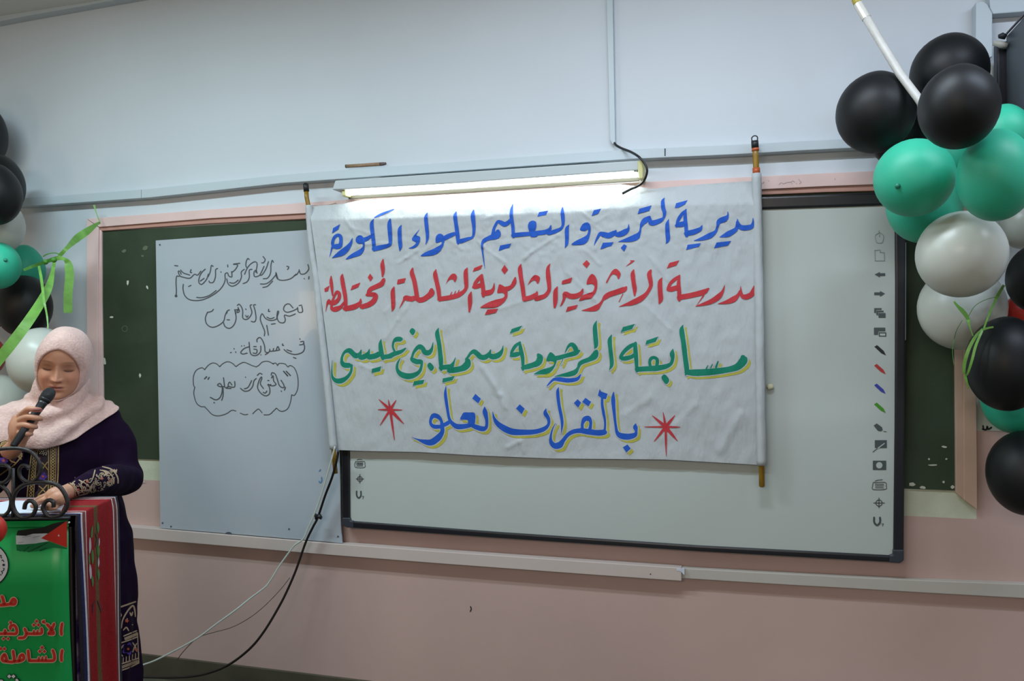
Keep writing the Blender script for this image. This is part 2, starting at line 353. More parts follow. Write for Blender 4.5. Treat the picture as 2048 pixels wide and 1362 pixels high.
L3 = [[(1645,195),(1648,206)],[(1655,240),(1700,235),(1690,275),(1640,285)],[(1700,255),(1714,330),(1680,392),(1580,422),(1480,397),(1418,350)],[(1530,380),(1460,355)],[(1552,464),(1592,478)],[(1400,268),(1396,290),(1415,292)],
[(1358,356),(1310,362),(1330,308),(1352,350)],[(1310,365),(1265,372),(1270,335)],[(1265,372),(1220,375),(1214,345)],[(1218,360),(1195,392),(1150,382),(1140,300),(1110,220),(1072,178),(1032,205),(1032,242)],[(1190,400),(1150,424)],[(1085,300),(1082,380),(1030,432),(965,432),(932,385),(918,245)],[(985,345),(1030,355),(1022,405),(975,400)],[(925,310),(850,335),(798,392),(830,415),(892,402)],[(808,302),(814,298)],[(845,296),(851,296)],[(982,308),(1022,308)],[(1085,425),(1090,428)],[(702,335),(704,345)],[(650,395),(665,393)],[(725,383),(728,395)]]
L4 = [[(1375,790),(1412,850),(1420,890),(1390,895),(1350,862),(1320,770),(1290,700),(1245,685),(1235,720)],[(1378,945),(1384,952)],[(1425,935),(1440,890)],[(1238,760),(1262,725),(1270,800),(1305,850),(1250,872),(1188,850),(1212,900),(1212,980),(1160,1015),(1090,980),(1040,900),(1060,800),(1092,745),(1100,770),(1080,840),(1125,912)],[(1035,722),(1070,692),(1105,705)],[(1175,945),(1150,975),(1120,965)],[(1022,765),(988,800),(968,880),(918,937),(850,947),(795,908)],[(955,795),(905,890),(850,915)],[(865,745),(869,750)],[(1185,795),(1205,795)],[(1230,850),(1220,870)],
[(712,808),(712,882),(670,890),(618,870),(638,818),(672,860)],[(622,882),(572,892),(552,755)],[(562,882),(500,882),(465,860),(500,838),(530,880),(530,960),(500,1040),(440,1072),(360,1035)],[(545,900),(545,1010),(525,1080)],[(412,1112),(424,1114)],[(590,905),(660,910)],
[(1412,662),(1472,730)],[(1450,662),(1512,725)],[(310,740),(278,772)],[(347,750),(328,778)]]
L5 = [[(280,640),(240,612),(160,650),(120,740),(122,860),(140,890)],[(140,890),(125,980),(160,1110),(220,1165),(280,1172)],[(280,1170),(320,1212),(390,1282),(480,1302),(590,1272),(670,1222),(730,1232)],[(790,1262),(850,1285),(900,1280)],[(970,1272),(1010,1232),(1055,1205),(1105,1258)],[(1130,1287),(1210,1282),(1270,1230),(1310,1190)],[(1310,1190),(1350,1225),(1400,1237),(1470,1200),(1510,1110),(1528,1000)],[(1528,1000),(1570,1005),(1610,930),(1622,830),(1610,720),(1570,620),(1510,580),(1475,602)],[(1475,602),(1430,557),(1350,550),(1325,582)],[(1325,580),(1300,545),(1255,555)],[(1270,560),(1190,520),(1110,530),(1060,575),(1020,600)],[(1020,600),(960,580),(850,535),(780,560),(730,597)],[(730,597),(680,550),(610,525),(540,555),(497,597)],[(497,597),(450,555),(390,545),(330,580),(280,640)]]
for K, L, cuts, wd in ((K1, L1, (0, 8, 13, 21), 14), (K1, L2, (0, 8, 14), 14), (K2, L3, (0, 6, 14), 15), (K2, L4, (0, 11, 18), 15)):
    for a_, b_ in zip(cuts, cuts[1:]+(len(L),)):
        bm = bmesh.new(); q = L[a_:b_]
        if L is L4 and a_ == 18: q = L[18:-4]
        paint(bm, K, W, strokes=cw(q, wd), off=0.0352)
        if L is L1 and a_ == 21: paint(bm, K, W, polys=[[(150+20*math.cos(k*.9), 695+20*math.sin(k*.9)) for k in range(7)]], off=0.0352)
        facecam(bm); obj('handwritten_word', bm, m_ink, wb)
for q in (L4[-4:-2], L4[-2:]):
    bm = bmesh.new(); paint(bm, K2, W, strokes=cw(q, 18), off=0.0352); facecam(bm); obj('quotation_mark', bm, m_ink, wb)
bm = bmesh.new(); paint(bm, K2, W, strokes=cw(L5, 12), off=0.0352); facecam(bm); obj('drawn_cloud', bm, m_ink, wb)
m_bink = mat('blue_ink', '5E83B0', 0.5)
for q in ([(540,420),(540,470),(520,488),(505,470)], [(510,340),(525,320)]):
    bm = bmesh.new(); paint(bm, crop(560, 890, 240/1557), W, strokes=cw([q], 18), off=0.0352); facecam(bm); obj('blue_mark', bm, m_bink, wb)

# ------------------------------------------------------------------ interactive whiteboard
ib = thing('interactive_whiteboard', 'large interactive whiteboard with black frame behind the cloth banner', 'interactive board', W(1250, 1100))
m_black = mat('board_frame_black', '1B1C22', 0.35, spec=0.5)
m_surf = mat('interactive_surface', 'B4BCB8', 0.38, spec=0.45, var=0.02, vscale=2)
OF = 0.052
bm = bmesh.new()
wallprism(bm, [(690,434),(1100,413),(1524,396),(1800,386),(1802,700),(1799,1112),(1400,1092),(1000,1066),(692,1043)], 0.0085, 0.042); fix(bm)
obj('writing_surface', bm, m_surf, ib)
def bar(nm, pix, o1=OF, b=0.006):
    bm = bmesh.new(); wallprism(bm, pix, 0.0085, o1); fix(bm); return bevel(obj(nm, bm, m_black, ib), b, 3)
bar('frame_bottom_rail', [(700,1042.5),(1000,1065),(1400,1092),(1788,1112),(1788,1125.5),(1400,1103.5),(1000,1077),(700,1056)])
bar('frame_top_rail', [(682,438),(1100,412),(1524,392.5),(1750,384.5),(1811,382),(1811,408),(1750,411),(1524,418.5),(1100,436),(682,455)], OF, 0.008)
bar('frame_left_rail', [(681.5,440),(697,438),(698,900),(699,1040),(684,1040),(681.7,905)])
bar('frame_right_rail', [(1789.5,395),(1811.5,394),(1812,560),(1810.5,850),(1808,1104),(1787,1104),(1790,850),(1791,560)])
m_corner = mat('corner_cap_dark_grey', '33373F', 0.4)
for pix in ([(684,1036),(699,1036),(700,1042),(706,1042.5),(706,1056),(694,1055.5),(684,1051)], [(1808.3,1100),(1786,1100),(1786,1110),(1779,1111),(1779,1125.5),(1800,1127),(1808,1121)]):
    bm = bmesh.new(); wallprism(bm, pix, 0.0085, OF+0.004); fix(bm); bevel(obj('corner_cap', bm, m_corner, ib), 0.004, 3)
bm = bmesh.new()
for y0, y1 in ((485, 680),): wallprism(bm, [(1810.5,y0),(1812.5,y0),(1812,y1),(1810,y1)], 0.02, OF+0.001)
fix(bm); obj('frame_edge_trim', bm, mat('edge_trim_grey', '62666C', 0.35), ib)
# printed icons
m_icon = mat('icon_print_grey', '454D50', 0.5); m_line = mat('icon_line_grey', '8B9596', 0.5)
I1 = crop(1720, 450, 100/592); I2 = crop(1720, 680, 100/358); I3 = crop(680, 890, 200/1602)
def icon(name, K, m, strokes=(), wd=6, polys=(), cut=(), cutw=4, cpolys=(), label=None):
    bm = bmesh.new()
    paint(bm, K, W, strokes=cw(strokes, wd), polys=polys, off=0.0435)
    if cut or cpolys: paint(bm, K, W, strokes=cw(cut, cutw), polys=cpolys, off=0.0441, mi=1)
    facecam(bm); o = obj(name, bm, [m, m_surf], ib)
    if label: o['label'] = label
    return o
ring = lambda x, y, a, b=None, n=14: [(x+a*math.cos(2*math.pi*k/n), y+(b or a)*math.sin(2*math.pi*k/n)) for k in range(n+1)]
icon('mouse_icon', I1, m_line, [[(232,92),(222,75),(228,66)], [(230,92),(185,120),(185,170),(200,208),(232,214),(262,208),(276,170),(274,120),(230,92)], [(230,112),(230,140)]], 7)
icon('page_icon', I1, m_line, [[(175,300),(180,425)],[(180,425),(290,422)],[(290,422),(285,325)],[(285,325),(238,325)],[(238,325),(238,295)],[(238,295),(175,300)]], 8)
icon('left_arrow_icon', I1, m_icon, polys=[[(172,586),(236,556),(236,572),(298,570),(298,602),(236,604),(236,620)]])
icon('right_arrow_icon', I1, m_icon, polys=[[(296,812),(236,780),(236,797),(168,797),(168,830),(236,830),(236,848)]])
icon('stacked_pages_icon', I1, m_icon, polys=[[(168,984),(255,984),(255,1004),(190,1004),(190,1040),(168,1040)],[(194,1013),(278,1013),(278,1033),(214,1033),(214,1068),(194,1068)],[(219,1042),(302,1042),(302,1098),(219,1098)]])
icon('screen_capture_icon', I1, m_icon, polys=[[(165,1215),(298,1215),(298,1258),(218,1258),(212,1300),(165,1300)],[(222,1270),(310,1270),(310,1320),(222,1320)]], cpolys=[[(235,1285),(298,1285),(298,1310),(235,1310)]])
pen = [[(103,48),(122,36),(170,78),(186,110),(152,94)]]
icon('pen_icon', I2, mat('icon_black', '16201E', 0.5), polys=pen, label='black pen icon')
for dy, c, l in ((135, 'B03030', 'red pen icon'), (276, '2E3C9C', 'blue pen icon'), (412, '3A8A10', 'green pen icon')):
    icon('pen_icon', I2, mat('icon_'+l.split()[0], c, 0.5), polys=[[(x-2, y+dy) for x, y in pen[0]]], label=l)
icon('eraser_icon', I2, m_icon, [[(168,654),(190,656)]], 4, polys=[[(98,612),(120,597),(158,625),(162,645),(148,654),(128,650)]])
icon('wand_icon', I2, m_icon, [[(92,802),(135,768)]], 5, polys=[[(106,717),(192,717),(192,773),(106,773)]], cut=[[(128,775),(175,740)]], cutw=7)
icon('spotlight_icon', I2, m_icon, polys=[[(92,864),(187,864),(187,930),(92,930)]], cpolys=[ring(138,897,23,23)[:-1]])
icon('keyboard_icon', I2, m_icon, [[(95,1020),(180,1020),(187,1045),(182,1068),(95,1070),(90,1045),(95,1020)],[(108,1010),(125,1004),(160,1000)],[(108,1032),(170,1032)],[(108,1044),(170,1044)],[(110,1057),(168,1057)]], 5)
icon('target_icon', I2, m_icon, [ring(136,1167,22),[(98,1167),(175,1167)],[(136,1130),(136,1202)]], 6)
icon('letter_icon', I2, m_icon, [[(101,1270),(102,1305),(122,1326),(143,1305),(143,1270)]], 14)
icon('digit_icon', I2, m_icon, [[(154,1316),(168,1316)],[(168,1316),(160,1333)]], 4)
icon('keyboard_icon', I3, m_icon, [[(250,265),(385,265),(398,300),(390,358),(255,358),(235,310),(250,265)],[(270,240),(300,228),(355,232)],[(260,290),(370,290)],[(260,310),(370,310)],[(262,335),(365,335)],[(290,275),(290,330)],[(320,275),(320,330)],[(350,275),(350,330)]], 9)
icon('target_icon', I3, m_icon, [ring(318,543,38),[(258,543),(380,543)],[(318,470),(318,610)]], 12)
icon('letter_icon', I3, m_icon, [[(266,738),(268,810),(300,848),(334,810),(334,740)]], 24)
icon('digit_icon', I3, m_icon, [[(352,822),(380,822)],[(380,822),(362,865)]], 8)
bm = bmesh.new(); bmesh.ops.create_icosphere(bm, subdivisions=2, radius=0.011, matrix=Matrix.Translation(W(1540.5, 773.5, 0.050)) @ Matrix.Diagonal((1.2, 0.8, 1, 1)))
for v in bm.verts: v.co += Vector((1, 1, 1))*0.002*noise.noise(v.co*90)
tag(obj('putty_lump', bm, mat('putty', 'C6C3A4', 0.7), loc=W(1540, 773, 0.045), smooth=True), 'small cream lump of putty stuck on the interactive board right of the banner', 'putty')
# ------------------------------------------------------------------ tube lamp
lp = thing('tube_lamp', 'glowing white fluorescent tube lamp above the top edge of the cloth banner', 'lamp', W(980, 375))
m_case = mat('lamp_case_white', 'B5BDC0', 0.45, spec=0.4)
m_hold = mat('lamp_holder_yellowed', 'C9C68A', 0.45)
m_lip = mat('lamp_lip_olive', '2A291A', 0.6)
bm = bmesh.new()
wallprism(bm, [(670,361),(900,345.5),(1100,332),(1283,320.5),(1283,340),(1100,353),(900,367),(689,378.5),(664,379.5)], 0.029, 0.118); fix(bm)
bevel(obj('hood', bm, m_case, lp), 0.004)
bm = bmesh.new()
wallprism(bm, [(697,392),(900,379.5),(1100,366.5),(1278,355),(1279,361.5),(1100,373.5),(900,386.5),(697,398)], 0.050, 0.060); fix(bm)
obj('lower_lip', bm, m_lip, lp)
m_tube = bpy.data.materials.new('glowing_tube'); m_tube.use_nodes = True
nt = m_tube.node_tree; nt.nodes.clear()
e = nt.nodes.new('ShaderNodeEmission'); e.inputs[0].default_value = (0.95, 1.0, 0.93, 1); e.inputs[1].default_value = 22.0
nt.links.new(e.outputs[0], nt.nodes.new('ShaderNodeOutputMaterial').inputs[0])
bm = bmesh.new(); tube(bm, [W(692, 384.5, 0.086), W(985, 365.5, 0.086), W(1277, 347, 0.086)], 0.0125, 14)
obj('fluorescent_tube', bm, m_tube, lp, smooth=True)
bm = bmesh.new(); wallprism(bm, [(1275,321),(1284.5,320.5),(1286.5,340),(1286,357),(1278,358.5),(1276,345)], 0.029, 0.124); fix(bm)
bevel(obj('lamp_holder', bm, m_hold, lp), 0.004)
bm = bmesh.new(); wallprism(bm, [(682.5,381),(690.5,379),(691.5,391),(684,392.5)], 0.029, 0.105); fix(bm)
bevel(obj('lamp_holder', bm, m_hold, lp), 0.004)
bm = bmesh.new(); tube(bm, [W(1268,341,0.110), W(1275,341.2,0.110), W(1277,341.4,0.110)], 0.006, 8)
obj('starter', bm, mat('starter_grey', '6F7A70', 0.5), lp, smooth=True)
cabp = [(1229,286,.018),(1233,291,.030),(1244,297,.050),(1262,304,.09),(1278,314,.13),(1289,327,.135),(1294,340,.135),(1291,355,.125),(1284,366,.11),(1273,373.5,.10),(1262,378,.108),(1245,387,.122)]
bm = bmesh.new(); tube(bm, [W(*p) for p in catmull(cabp, 6)], 0.0046, 8)
tag(obj('power_cable', bm, mat('cable_black', '101114', 0.4), smooth=True, loc=W(1229, 286, .02)), 'black power cable curling from the vertical trunking around the right end of the tube lamp', 'cable')

bm = bmesh.new(); wallprism(bm, [(760,356),(1200,328),(1200,338),(760,366)], 0.0, 0.030); fix(bm)
obj('mounting_bar', bm, m_case, lp)
# ------------------------------------------------------------------ cloth banner on two poles
bn = thing('banner', 'white cloth banner with painted blue, red and green Arabic lettering between two poles', 'banner', W(1080, 920, 0.06))
crease = [(600,440),(700,439),(790,437),(930,431),(1020,429),(1150,424),(1300,411),(1400,409),(1500,407),(1560,406)]
def lerp(tab, x):
    if x <= tab[0][0]: return tab[0][1]
    for (a, b), (c, d) in zip(tab, tab[1:]):
        if x <= c: return b+(d-b)*(x-a)/(c-a)
    return tab[-1][1]
ridges = [((1047,518),(1062,505),.0045,3.2),((1062,505),(1117,470),.004,3.0),((692,443),(732,490),.003,3),((700,455),(745,468),.003,3),((732,487),(780,487),.003,2.6),((795,526),(812,516),.004,2.6),((812,516),(836,500),.0035,2.6),((848,502),(863,490),.003,2.5),((955,482),(966,494),.0045,3),((966,494),(1008,524),.003,3),
 ((1170,500),(1200,530),.003,3),((1300,515),(1335,560),.0025,4),((1135,545),(1190,600),.0025,4),((1290,610),(1340,660),.002,4),((965,735),(1000,790),.005,6),((1000,790),(1010,815),.004,5),((1015,895),(1040,882),.004,4),((1040,882),(1048,905),.003,3),((770,678),(795,640),.003,3),((795,640),(825,600),.0028,3),((770,625),(790,603),.0025,3),((720,730),(745,740),.0025,2.6),((1180,445),(1205,465),.003,2.6),((1165,425),(1190,445),.003,2.6),((1190,445),(1225,425),.0028,3),((960,440),(985,433),.003,2.5),((1205,470),(1190,500),.003,3),((1000,618),(1080,590),.002,3),((1390,810),(1350,850),.003,7),((1300,795),(1250,830),.003,7),((1480,830),(1440,900),.005,9),((900,480),(925,500),.003,3),((1098,560),(1110,520),.002,3),((1065,560),(1080,510),.002,3)]
def drape(px, py):
    yc = lerp(crease, px); top = yc-40
    if py < yc: s = (py-top)/(yc-top); d = 0.066+(0.100-0.066)*max(-0.1, s)**1.2 if s > 0 else 0.066
    else: d = 0.100-0.030*min(1, (py-yc)/480)
    q = noise.noise(Vector((px*0.012, py*0.006, 1.7)))*0.0045 + noise.noise(Vector((px*0.030, py*0.004, 7.7)))*0.0022*min(1, max(0, (py-520)/150)) + noise.noise(Vector((px*0.045+py*0.02, py*0.03-px*0.015, 5.1)))*0.0024
    k = max(0.0, 1-abs(py-yc-45)/90)
    q += k*noise.noise(Vector((px*0.09, py*0.10, 9.3)))*0.0026
    for (ax, ay), (bx, by), h, wd in ridges:
        if min(ax, bx)-12 < px < max(ax, bx)+12 and min(ay, by)-12 < py < max(ay, by)+12:
            lx, ly = bx-ax, by-ay; L = lx*lx+ly*ly
            t = min(1, max(0, ((px-ax)*lx+(py-ay)*ly)/L)); dd = ((px-ax-t*lx)**2+(py-ay-t*ly)**2)/(wd*wd)
            if dd < 9: q += h*math.exp(-dd)
    e = min(1.0, max(0, px-600-(py-400)*0.11)/60, max(0, 1520-px)/40)
    bulge = 0.012*math.exp(-((px-985)**2/9000+(py-800)**2/9000))
    return d + q*(0.3+0.7*e) + bulge*e
def on_banner(px, py, off=0.0):
    return W(px, py, drape(px, py)+off)
ltab = [(395,612),(415,614),(500,626),(560,634),(640,644),(760,659),(902,672)]
rtab = [(355,1505),(500,1511),(700,1516),(930,1520)]
def edges(s):
    top = lerp([(612,413),(680,408),(720,400),(860,391.5),(1100,377),(1250,368.5),(1280,372),(1310,378),(1420,368),(1520,362)], 612+s*908)
    bot = lerp([(665,900),(720,902),(830,904),(950,911),(1100,917),(1230,918),(1330,919),(1420,924),(1490,928),(1522,930)], 665+s*857)
    return top, bot
NX, NY = 300, 170
bm = bmesh.new(); rows = []
for j in range(NY+1):
    r = []
    for i in range(NX+1):
        s = i/NX; tp, bt = edges(s); py = tp+(bt-tp)*j/NY
        xl, xr = lerp(ltab, py)+4, lerp(rtab, py)
        px = xl+(xr-xl)*s
        r.append(bm.verts.new(on_banner(px, py)))
    rows.append(r)
for a, b in zip(rows, rows[1:]):
    for i in range(NX): bm.faces.new((a[i], b[i], b[i+1], a[i+1]))
def clothmat(name, col, rough=0.8):
    m = mat(name, col, rough, spec=0.25)
    nt = m.node_tree; b = nt.nodes['Principled BSDF']; tc = nt.nodes.new('ShaderNodeTexCoord')
    n1 = nt.nodes.new('ShaderNodeTexNoise'); n1.inputs['Scale'].default_value = 3.2; n1.inputs['Detail'].default_value = 3
    n1.noise_dimensions = '3D'
    mp = nt.nodes.new('ShaderNodeMapping'); mp.inputs['Scale'].default_value = (1.0, 1.0, 0.42); mp.inputs['Rotation'].default_value = (0, 0.35, 0)
    ad = nt.nodes.new('ShaderNodeMixRGB'); ad.blend_type = 'ADD'; ad.inputs[0].default_value = 0.25
    nt.links.new(tc.outputs['Object'], mp.inputs[0]); nt.links.new(mp.outputs[0], n1.inputs['Vector'])
    nt.links.new(mp.outputs[0], ad.inputs[1]); nt.links.new(n1.outputs['Color'], ad.inputs[2])
    mr = nt.nodes.new('ShaderNodeTexNoise'); mr.noise_type = 'RIDGED_MULTIFRACTAL'; mr.inputs['Scale'].default_value = 4.2; mr.inputs['Detail'].default_value = 5; mr.inputs['Roughness'].default_value = 0.62
    nt.links.new(ad.outputs[0], mr.inputs['Vector'])
    n2 = nt.nodes.new('ShaderNodeTexNoise'); n2.inputs['Scale'].default_value = 26; n2.inputs['Detail'].default_value = 5
    nt.links.new(mp.outputs[0], n2.inputs['Vector'])
    mx = nt.nodes.new('ShaderNodeMath'); mx.operation = 'MULTIPLY_ADD'; mx.inputs[1].default_value = 0.6
    nt.links.new(mr.outputs[0], mx.inputs[0]); nt.links.new(n2.outputs['Fac'], mx.inputs[2])
    bp = nt.nodes.new('ShaderNodeBump'); bp.inputs['Strength'].default_value = 0.62; bp.inputs['Distance'].default_value = 0.012
    nt.links.new(mx.outputs[0], bp.inputs['Height']); nt.links.new(bp.outputs['Normal'], b.inputs['Normal'])
    return m
m_cloth = clothmat('banner_cotton', 'B3B8BB')
obj('cloth', bm, m_cloth, bn, smooth=True)
# sleeves hemmed round the poles
def sleeve(nm, pts, rad, off):
    bm = bmesh.new(); S = catmull(pts, 14); P = []; R = []
    for i, (x, y) in enumerate(S):
        P.append(W(x, y, off)); R.append(rad*(1+0.10*noise.noise(Vector((x*.3, y*.07, 2)))))
    tube(bm, P, R, 14)
    return obj(nm, bm, m_cloth, bn, smooth=True)
LP = [(617.5,411),(625,500),(634,560),(641,640),(654,760),(667,898)]; RP = [(1513,347),(1516,500),(1519,650),(1521,800),(1523.5,930)]
sleeve('pole_sleeve', LP, 0.0155, 0.085)
sleeve('pole_sleeve', RP, 0.0162, 0.088)
m_bamb = mat('pole_wood_amber', '8C6A14', 0.35, var=0.2, vscale=30); m_tape = mat('pole_tape_orange', 'B5562A', 0.4)
m_rub = mat('pole_cap_black', '17191D', 0.45)
pole = thing  # the poles are parts of the banner
bm = bmesh.new(); tube(bm, [W(612.5,381,.085), W(613.5,395,.085), W(617.5,415,.085), W(625,500,.085), W(641,640,.085), W(667,898,.085), W(671,947,.085)], 0.0095, 12)
pl = obj('pole', bm, m_bamb, bn, smooth=True)
bm = bmesh.new(); tube(bm, [W(611.5,368,.085), W(612,374,.085), W(613,383,.085)], 0.0118, 12); obj('end_cap', bm, m_rub, pl, smooth=True)
bm = bmesh.new(); tube(bm, catmull([W(609,369,.085), W(608.7,366.5,.085), W(611,365.8,.085), W(613.6,366.5,.085), W(614,369,.085)], 5), 0.0018, 6); obj('hanging_loop', bm, m_rub, pl, smooth=True)
bm = bmesh.new(); tube(bm, [W(1510.3,293,.088), W(1511,310,.088), W(1513,350,.088), W(1519,650,.088), W(1523.8,972,.088), W(1523.9,974,.088)], [.0105,.0105,.0105,.0105,.0105,.007], 12)
pr = obj('pole', bm, m_bamb, bn, smooth=True)
bm = bmesh.new(); tube(bm, [W(1509.5,282,.088), W(1509.8,288,.088), W(1510.4,296.5,.088)], 0.0128, 12); obj('end_cap', bm, m_rub, pr, smooth=True)
bm = bmesh.new(); tube(bm, catmull([W(1504,282,.088), W(1503.5,276,.088), W(1507,272.2,.088), W(1512,271.8,.088), W(1515,275,.088), W(1514.6,282,.088)], 6), 0.0022, 6); obj('hanging_loop', bm, m_rub, pr, smooth=True)
for a, b in (((1510.6,296.5),(1511,302)), ((1512.3,336),(1513,348))):
    bm = bmesh.new(); tube(bm, [W(*a,.088), W(*b,.088)], 0.0132, 12); obj('tape_band', bm, m_tape, pr, smooth=True)
bm = bmesh.new(); tube(bm, catmull([W(621,411,.075), W(640,411.5,.05), W(660,409.5,.04), W(672,406,.03)], 5), 0.0012, 5); obj('string', bm, mat('string_tan', '9C8672', 0.8), bn)

# --- painted lettering, traced from enlarged crops of 230 x 150 px
KB = 230/2048
def A(ox, oy): return crop(ox, oy, KB)
BLUE1 = [
 (A(1300,380), [[(1834,500,10),(1832,590,45),(1795,655,85),(1650,672,92),(1580,625,72),(1555,512,10)],[(1548,560,30),(1535,690,70),(1400,780,100),(1300,818,50),(1240,838,8)],
   [(1384,385,8),(1386,450,36),(1335,512,98),(1232,560,88),(1200,650,40),(1165,740,55),(1060,815,98),(920,868,62),(785,902,8)],
   [(645,335,10),(625,470,62),(640,640,64),(652,818,62)],[(640,775,90),(780,745,92),(890,695,70),(930,625,8)],[(645,345,20),(570,425,55),(500,540,58),(470,655,30)],[(462,630,50),(540,615,92),(625,590,85)],
   [(334,520,8),(308,610,66),(312,760,78),(318,880,72),(285,955,10)]],
   [[(465,235),(670,180),(622,255),(505,315),(442,318)],[(670,975),(905,945),(870,1010),(642,1067)],[(1185,935),(1445,905),(1390,985),(1138,1037)]], []),
 (A(1140,390), [[(1683,50,8),(1652,115,62),(1660,230,72),(1682,310,66),(1668,400,44),(1610,450,75),(1510,490,92),(1440,490,90),(1415,400,50)],[(1420,385,40),(1340,450,100),(1285,510,72),(1256,590,32),(1240,665,45),(1180,745,112),(1050,792,88),(940,815,42),(860,832,6)],
   [(1045,520,8),(1038,600,46),(980,655,98),(880,700,92),(815,700,70)],[(820,630,25),(790,670,80),(690,720,100),(590,700,90),(535,690,60),(490,760,42),(450,840,24),(430,897,6)]],
   [[(1235,245),(1455,182),(1412,280),(1205,338)],[(962,875),(1012,905),(963,1007),(903,940)],[(585,850),(775,838),(735,905),(538,967)],[(425,270),(555,243),(505,330),(383,372)]],
   [[(183,590),(225,520),(285,488),(335,500),(367,570),(358,690),(325,800),(260,870),(150,890),(25,882),(110,812),(220,760),(305,700),(322,610),(262,640),(185,628)]]),
 (A(930,400), [[(1852,440,10),(1815,520,70),(1815,690,66),(1808,780,55),(1780,852,8)],[(1737,135,20),(1735,230,66),(1745,350,64),(1742,450,46),(1700,512,52),(1600,558,72),(1480,598,62)],[(1530,450,15),(1505,525,60),(1420,570,82),(1250,592,82),(1130,602,72),(1000,612,78),(850,628,76)],
   [(852,75,10),(828,180,50),(825,300,62),(850,460,60),(862,655,60)],[(815,340,40),(762,405,72),(700,432,82),(640,402,78),(585,385,50),(540,450,46),(512,520,50),(500,620,70)],[(585,560,90),(580,620,110),(520,650,110),(420,680,76),(340,722,66),(305,780,40),(305,860,34),(320,980,24),(335,1100,16),(352,1217,5)]],
   [[(1320,215),(1482,190),(1440,265),(1288,297)],[(625,810),(822,773),(785,850),(598,907)]],
   [[(1120,470),(1140,400),(1195,368),(1262,390),(1268,490),(1240,560),(1290,645),(1175,658),(1150,580)]]),
 (A(790,400), [[(1400,180,20),(1385,280,76),(1400,420,66),(1405,540,54),(1382,655,40),(1300,690,60),(1180,730,78),(1130,740,60)],[(1090,210,14),(1070,290,66),(1085,420,66),(1105,560,70),(1120,690,66),(1122,775,44)],[(1065,595,60),(960,640,82),(870,685,80)],
   [(575,230,14),(550,310,62),(560,450,66),(575,600,60),(573,700,44),(545,795,6)],[(112,445,10),(82,530,66),(85,700,68),(95,820,66),(85,908,10)]], [],
   [[(725,750),(730,650),(785,600),(850,620),(882,690),(862,800),(810,900),(720,970),(600,995),(458,997),(540,930),(680,870),(820,790),(822,740),(760,762)],[(440,518),(378,620),(440,652),(444,720),(410,800),(340,857),(243,860),(320,820),(372,760),(303,712),(330,640)]]),
 (A(640,400), [[(970,312,16),(1100,250,40),(1315,163,16)],[(1250,340,26),(1235,430,72),(1245,600,72),(1252,740,60),(1230,800,60),(1100,840,82),(955,870,86)],[(950,340,14),(920,430,66),(935,600,66),(955,760,66),(962,895,55)],[(905,640,46),(830,690,72),(760,715,82)],
   [(575,680,8),(545,770,52),(480,860,92),(400,930,112),(310,980,72),(213,1032,6)],[(240,840,62),(222,760,52),(252,670,54),(312,625,54),(362,650,64),(372,740,62),(350,815,84),(290,828,92),(235,828,62)],[(212,840,30),(190,940,16),(165,1022,4)]],
   [[(355,430),(325,520),(213,597),(233,500)]],
   [[(640,740),(640,680),(690,630),(750,640),(790,720),(790,830),(780,900),(720,980),(620,1015),(458,1057),(560,960),(720,870),(765,810),(740,778),(680,778)]])]
